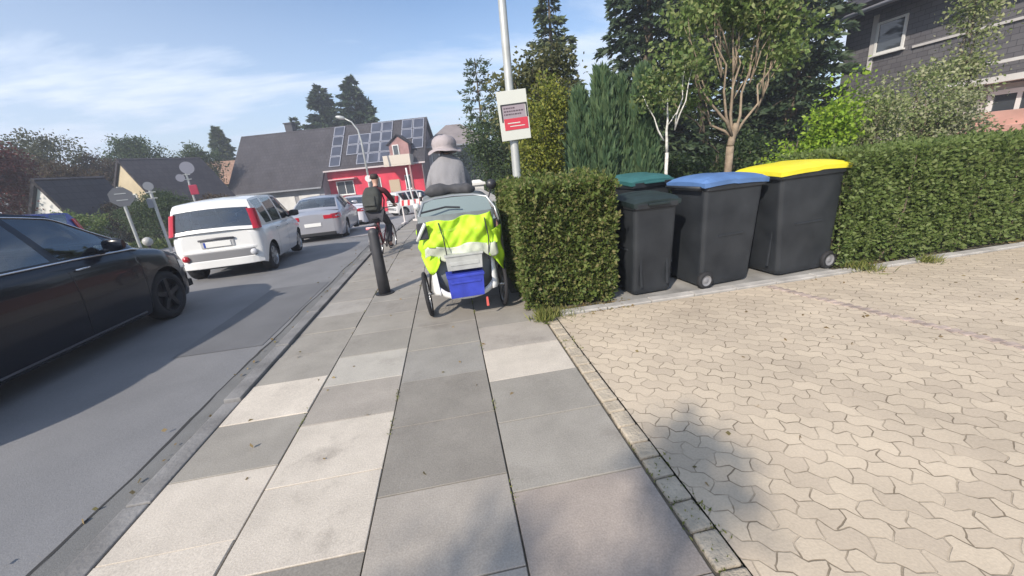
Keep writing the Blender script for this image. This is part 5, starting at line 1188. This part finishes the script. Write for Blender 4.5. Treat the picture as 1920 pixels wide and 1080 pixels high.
# grey house with hipped pale roof to the right of it
t = empty('house', (-1.55, 39.5, .35), R(-2)); tag(t, 'pale grey house with hipped roof right of the red facade, behind the trike rider', 'house')
b = MB(); b.box((2.9, 3.5, .3), (5.6, 7, 6.3)); b.build('wall', mat('pale_grey_render', (.44, .41, .415), .85, var=.3, vscale=1.5), t)
e = [(-.3, -.4, 3.45), (6.1, -.4, 3.45), (6.1, 7.4, 3.45), (-.3, 7.4, 3.45)]; r1, r2 = (2.1, 3.5, 5.55), (3.6, 3.5, 5.55)
b = MB(); b.add(e+[r1, r2], [(0, 1, 5, 4), (1, 2, 5), (2, 3, 4, 5), (3, 0, 4), (3, 2, 1, 0)]); b.build('roof', mat('pinkish_roof', (.22, .19, .185), .85, var=.2, vscale=1.2), t)
for z0 in (-.6, 1.7):
    for x in (.5, 1.9, 3.4, 4.7): window(t, x, x+.75, z0, z0+1.35, 0, 'x', mull=0)
b = MB(); b.box((2.9, -.46, 3.40), (6.5, .1, .12)); b.build('gutter', MATS['zinc'], t)

# dark-roofed house with cream gable
def gable_house(name, A, th, Lr, hw, zr, ze, zb, wall, roof, lab, over=.35, wins=()):
    """A: ridge start (gable end) ; th: ridge direction; local x = along ridge, y = across"""
    t = empty(name, (A[0], A[1], 0), th); tag(t, lab, 'house')
    k = (zr-ze)/hw
    b = MB(); b.prism([(-hw, zb), (hw, zb), (hw, ze), (0, zr-.0), (-hw, ze)], .0, Lr, 'yz'); b.build('wall', wall, t)
    for s in (-1, 1):
        q = [(-over, s*(hw+over), ze-over*k+.06), (Lr+over, s*(hw+over), ze-over*k+.06), (Lr+over, s*.0015, zr+.08), (-over, s*.0015, zr+.08)]
        if s > 0: q = [q[1], q[0], q[3], q[2]]
        slab_quad('roof', q, .14, roof, t)
    for a, b0, z0, z1, ax, y, s in wins: window(t, a, b0, z0, z1, y, ax, s=s)
    return t
gable_house('house', (-18.9, 28), R(62), 4.6, 2.2, 3.98, 1.35, -2.2, CREAM, ROOFD, 'dark-roofed house with cream gable behind the street signs', .12, [(-.5, .5, 1.0, 2.0, 'y', 0, -1), (1., 2.2, -.7, .6, 'x', -2.2, -1), (3.0, 4.1, -.7, .6, 'x', -2.2, -1)])
gable_house('house', (-17.05, 20.3), R(78), 2.6, 1.0, 2.8, 1.2, -1.0, WHT, ROOFD, 'small white gabled house peeping out between brown foliage at the left', .15, [(-.3, .3, .3, 1.1, 'y', 0, -1)])
gable_house('house', (-24.4, 47), R(8), 4.6, 3.2, 4.6, 2.4, -2.2, mat('sand_render', (.55, .42, .30), .85, var=.1), ROOFO, 'small beige house with orange roof below the lone cone-shaped spruce', .2, [(1.2, 2.4, .2, 1.4, 'x', -3.2, -1)])

# slate-clad house at the upper right: street facade in the plane x = 15.4
SLATE = mat('slate_shingle', (.12, .115, .12), .55, spec=.5); tt = SLATE.node_tree; pp = tt.nodes['Principled BSDF']
tcn = N(tt, 'ShaderNodeTexCoord'); mpg = N(tt, 'ShaderNodeMapping'); mpg.inputs['Rotation'].default_value = (R(90), 0, R(90)); tt.links.new(tcn.outputs['Object'], mpg.inputs[0])
sxyz = N(tt, 'ShaderNodeSeparateXYZ'); tt.links.new(tcn.outputs['Object'], sxyz.inputs[0]); cb = N(tt, 'ShaderNodeCombineXYZ')
tt.links.new(mth(tt, 'ADD', sxyz.outputs[0], sxyz.outputs[1]), cb.inputs[0]); tt.links.new(sxyz.outputs[2], cb.inputs[1])
br = N(tt, 'ShaderNodeTexBrick'); tt.links.new(cb.outputs[0], br.inputs['Vector'])
for k, v in (('Scale', 1.), ('Mortar Size', .006), ('Brick Width', .30), ('Row Height', .15)): br.inputs[k].default_value = v
br.inputs['Color1'].default_value = (.15, .145, .15, 1); br.inputs['Color2'].default_value = (.115, .11, .12, 1); br.inputs['Mortar'].default_value = (.03, .03, .033, 1); tt.links.new(br.outputs[0], pp.inputs['Base Color'])
t = empty('house', (15.4, 14.56, 0)); tag(t, 'slate-clad house with white trim and window at the upper right behind the garden', 'house')
b = MB(); b.box((4.5, -6.5, 3.9), (9, 13, 3.0)); b.build('slate_wall', SLATE, t)
b = MB(); b.box((4.5, -6.5, 1.19), (8.8, 12.8, 2.42)); b.build('lower_wall', mat('lower_render', (.48, .45, .42), .85, var=.15, vscale=2), t)
b = MB(); b.box((-.25, -6.5, 5.50), (.9, 13.6, .10)); b.box((-.72, -6.5, 5.43), (.05, 13.6, .26)); b.build('eave', mat('eave_dark', (.06, .055, .06), .6), t)
b = MB(); b.tube([(-.82, .35, 5.36), (-.82, -13.4, 5.36)], .07, 10); b.build('gutter', mat('gutter_pale', (.42, .42, .45), .4), t, smooth=True)
slab_quad('roof', [(-.9, -13.3, 5.56), (-.9, .3, 5.56), (4.5, .3, 8.6), (4.5, -13.3, 8.6)], -.14, ROOFD, t); slab_quad('roof', [(9.9, .3, 5.56), (9.9, -13.3, 5.56), (4.503, -13.3, 8.6), (4.503, .3, 8.6)], -.14, ROOFD, t)
b = MB(); b.box((-.03, -7.3, 3.95), (.05, 9.8, .07)); b.box((-.02, -1.05, 4.4), (.04, .16, 1.75)); b.build('trim', mat('trim_pale', (.56, .54, .52), .5), t)
window(t, -2.1, -1.15, 4.0, 5.0, 0, 'y', s=-1, mull=0)
window(t, -5.9, -4.6, .95, 2.25, .1, 'y', s=-1, mull=1, fw=.12); window(t, -8.8, -6.6, .9, 2.3, .1, 'y', s=-1, mull=1, fw=.14)
b = MB(); b.box((-.10, -6.4, 2.52), (.5, 5.4, .16)); b.build('white_cornice', WHT, t)
b = MB(); b.box((-.35, -6.3, 2.95), (.06, 4.6, .08)); b.build('rail', WHT, t)
b = MB()
for i in range(5): b.box((-.72-.2*i, -5.6, .84-.17*i), (1.4+.4*i-.003*i, 3.4+.02*i, 1.70-.34*i))
b.build('steps', mat('salmon_stone', (.56, .33, .27), .85, var=.12, vscale=3), t, bevel=.01)

# ------------------------------------------------------------------ walls, signs, lamps
t = empty('garden_wall', (.78, 5.75, 0)); tag(t, 'low brick garden wall beyond the left hedge', 'wall')
BRK = tile_mat('brick', (.28, .13, .09), (.22, .10, .075), .24, .07)
slab_quad('brickwork', [(0, 0, 0), (0, 0, .001), (0, 6, .001), (0, 6, 0)], .0, BRK, t) if False else None
b = MB(); b.box((.11, 3.6, .42), (.22, 7.2, .86)); b.build('brickwork', mat('brick_plain', (.26, .13, .10), .9, var=.3, vscale=12, bump=.4, bscale=30), t)
b = MB(); b.box((.11, 3.6, .89), (.30, 7.3, .07)); b.build('coping', MATS['edge_concrete'], t, bevel=.01)
t = empty('gate_post', (.95, 13.3, gz(1, 13.3))); tag(t, 'white gatepost at the end of the brick garden wall', 'gatepost')
b = MB(); b.box((0, 0, .6), (.42, .42, 1.2)); b.build('shaft', WHT, t, bevel=.01); b = MB(); b.box((0, 0, 1.23), (.54, .54, .08)); b.box((0, 0, 1.31), (.44, .44, .08), 0, .5); b.build('cap', WHT, t, bevel=.01)
GAL = MATS['galvanised']; SBK = mat('sign_back', (.13, .135, .145), .6)
def disc(par, c, r, m, n=32, nm='sign_plate', th=.02, rot=0.):
    b = MB(); poly = [(r*math.cos(6.2832*k/n+rot), r*math.sin(6.2832*k/n+rot)) for k in range(n)]; b.prism([(p[0]+c[0], p[1]+c[2]) for p in poly], c[1], c[1]+th, 'xz'); return b.build(nm, m, par)
def gpost(par, h, r=.035, m=GAL):
    b = MB(); b.tube([(0, 0, 0), (0, 0, h)], r, 12); b.build('post', m, par)
    for q in (.22, .42): b = MB(); b.box((0, -.052, h-q), (.28, .015, .03)); b.build('bracket', m, par)
t = empty('road_sign', (-10.45, 15, gz(-10.7, 15)), R(28)); tag(t, 'grey back of an octagonal traffic sign on a post across the road', 'road sign'); gpost(t, 2.3, .045); disc(t, (0, -.05, 1.98), .32, SBK, 8, rot=R(22.5))
t = empty('road_sign', (-9.95, 15.6, gz(-10, 15.6)), R(25)); tag(t, 'thin post with tiny round sign, right of the octagonal sign', 'road sign'); gpost(t, 2.3, .045); disc(t, (0, -.05, 2.28), .14, mat('sign_grey', (.22, .23, .25), .5)); b = MB(); b.box((-.10, -.05, 1.72), (.16, .02, .30)); b.build('number_plate', MATS['sign_grey'], t)
t = empty('road_sign', (-11.25, 20.2, gz(-11.3, 20.2)+.2), R(25)); tag(t, 'sign post with two pale round plates and a red box above the white hatchback', 'road sign'); gpost(t, 3.0, .04)
disc(t, (.10, -.06, 3.06), .26, mat('sign_pale', (.25, .25, .29), .5)); disc(t, (-.24, -.08, 2.66), .16, MATS['sign_pale']); b = MB(); b.box((.10, -.06, 2.12), (.30, .10, .42)); b.build('red_box', mat('sign_red', (.42, .03, .07), .5), t, bevel=.02)
t = empty('globe_lamp', (-10.45, 15.4, gz(-10.5, 15.4))); tag(t, 'white globe lamp on a short stand behind the black car bonnet', 'garden lamp')
b = MB(); b.tube([(0, 0, 0), (0, 0, .32)], .04, 10); b.build('stand', BLK, t); b = MB(); b.lathe([(.15*math.sin(a), .46-.15*math.cos(a)) for a in np.linspace(0, math.pi, 15)], (0, 0, 0), n=24); b.build('globe', mat('opal_glass', (.42, .42, .40), .4), t, smooth=True)
t = empty('street_lamp', (-6.1, 34.2, gz(-6, 34))); tag(t, 'slender arched street lamp in front of the solar roof', 'street lamp')
b = MB(); b.tube([(0, 0, 0), (0, 0, 5.6), (-.10, 0, 6.4), (-.45, 0, 7.0), (-.95, 0, 7.3)], [.09, .075, .06, .05, .05], 12); b.build('pole', GAL, t, smooth=True)
b = MB(); b.lathe([(0, .42), (.09, .35), (.15, .1), (.13, -.15), (0, -.35)], (-1.15, 0, 7.35), (-1, 0, .25), 14); b.build('lamp_head', GAL, t, smooth=True)
disc(t, (0, -.12, 2.75), .26, WFR)
def barrier(loc, rz, lab):
    t = empty('barrier_board', loc, rz); tag(t, lab, 'barrier', 'construction barriers'); W_ = mat('barrier_white', (.70, .66, .64), .4); Rr = mat('barrier_red', (.60, .05, .06), .4)
    b = MB(); b.box((0, 0, .82), (.95, .03, .22)); b.build('board', W_, t)
    b = MB()
    for i in range(4): x = -.36+i*.24; b.prism([(x-.06, .715), (x+.03, .715), (x+.06, .925), (x-.03, .925)], -.019, -.0155, 'xz')
    b.build('stripes', Rr, t)
    for s in (-1, 1): b = MB(); b.box((s*.42, .02, .5), (.05, .04, 1.0)); b.box((s*.42, .02, .04), (.10, .5, .08)); b.build('leg', W_ if s < 0 else Rr, t, bevel=.005)
barrier((-1.45, 16.2, gz(-1.5, 16.2)), R(-15), 'nearer red and white striped barrier, beside the white marker post')
barrier((-1.15, 18.0, gz(-1.5, 18)), R(30), 'red and white striped barrier set at an angle behind the nearer one')
t = empty('marker_post', (-.95, 14.2, gz(-1, 14.2))); tag(t, 'slim white marker post left of the trike canopy', 'marker post'); b = MB(); b.tube([(0, 0, 0), (0, 0, 1.15)], .045, 12); b.build('shaft', WFR, t); b = MB(); b.tube([(0, 0, .85), (0, 0, 1.0)], .047, 12); b.build('band', mat('marker_dark', (.03, .03, .03), .5), t)

# ------------------------------------------------------------------ light haze over the street
b = MB(); b.box((0, 60, 3.5), (420, 320, 31)); hz_ = bpy.data.materials.new('haze'); hz_.use_nodes = True; ht = hz_.node_tree; ht.nodes.clear()
pv = N(ht, 'ShaderNodeVolumePrincipled'); pv.inputs['Color'].default_value = (.86, .90, 1, 1); pv.inputs['Density'].default_value = .0034; pv.inputs['Anisotropy'].default_value = .2
ho = N(ht, 'ShaderNodeOutputMaterial'); ht.links.new(pv.outputs[0], ho.inputs['Volume']); o = b.build('haze', hz_); o['kind'] = 'stuff'
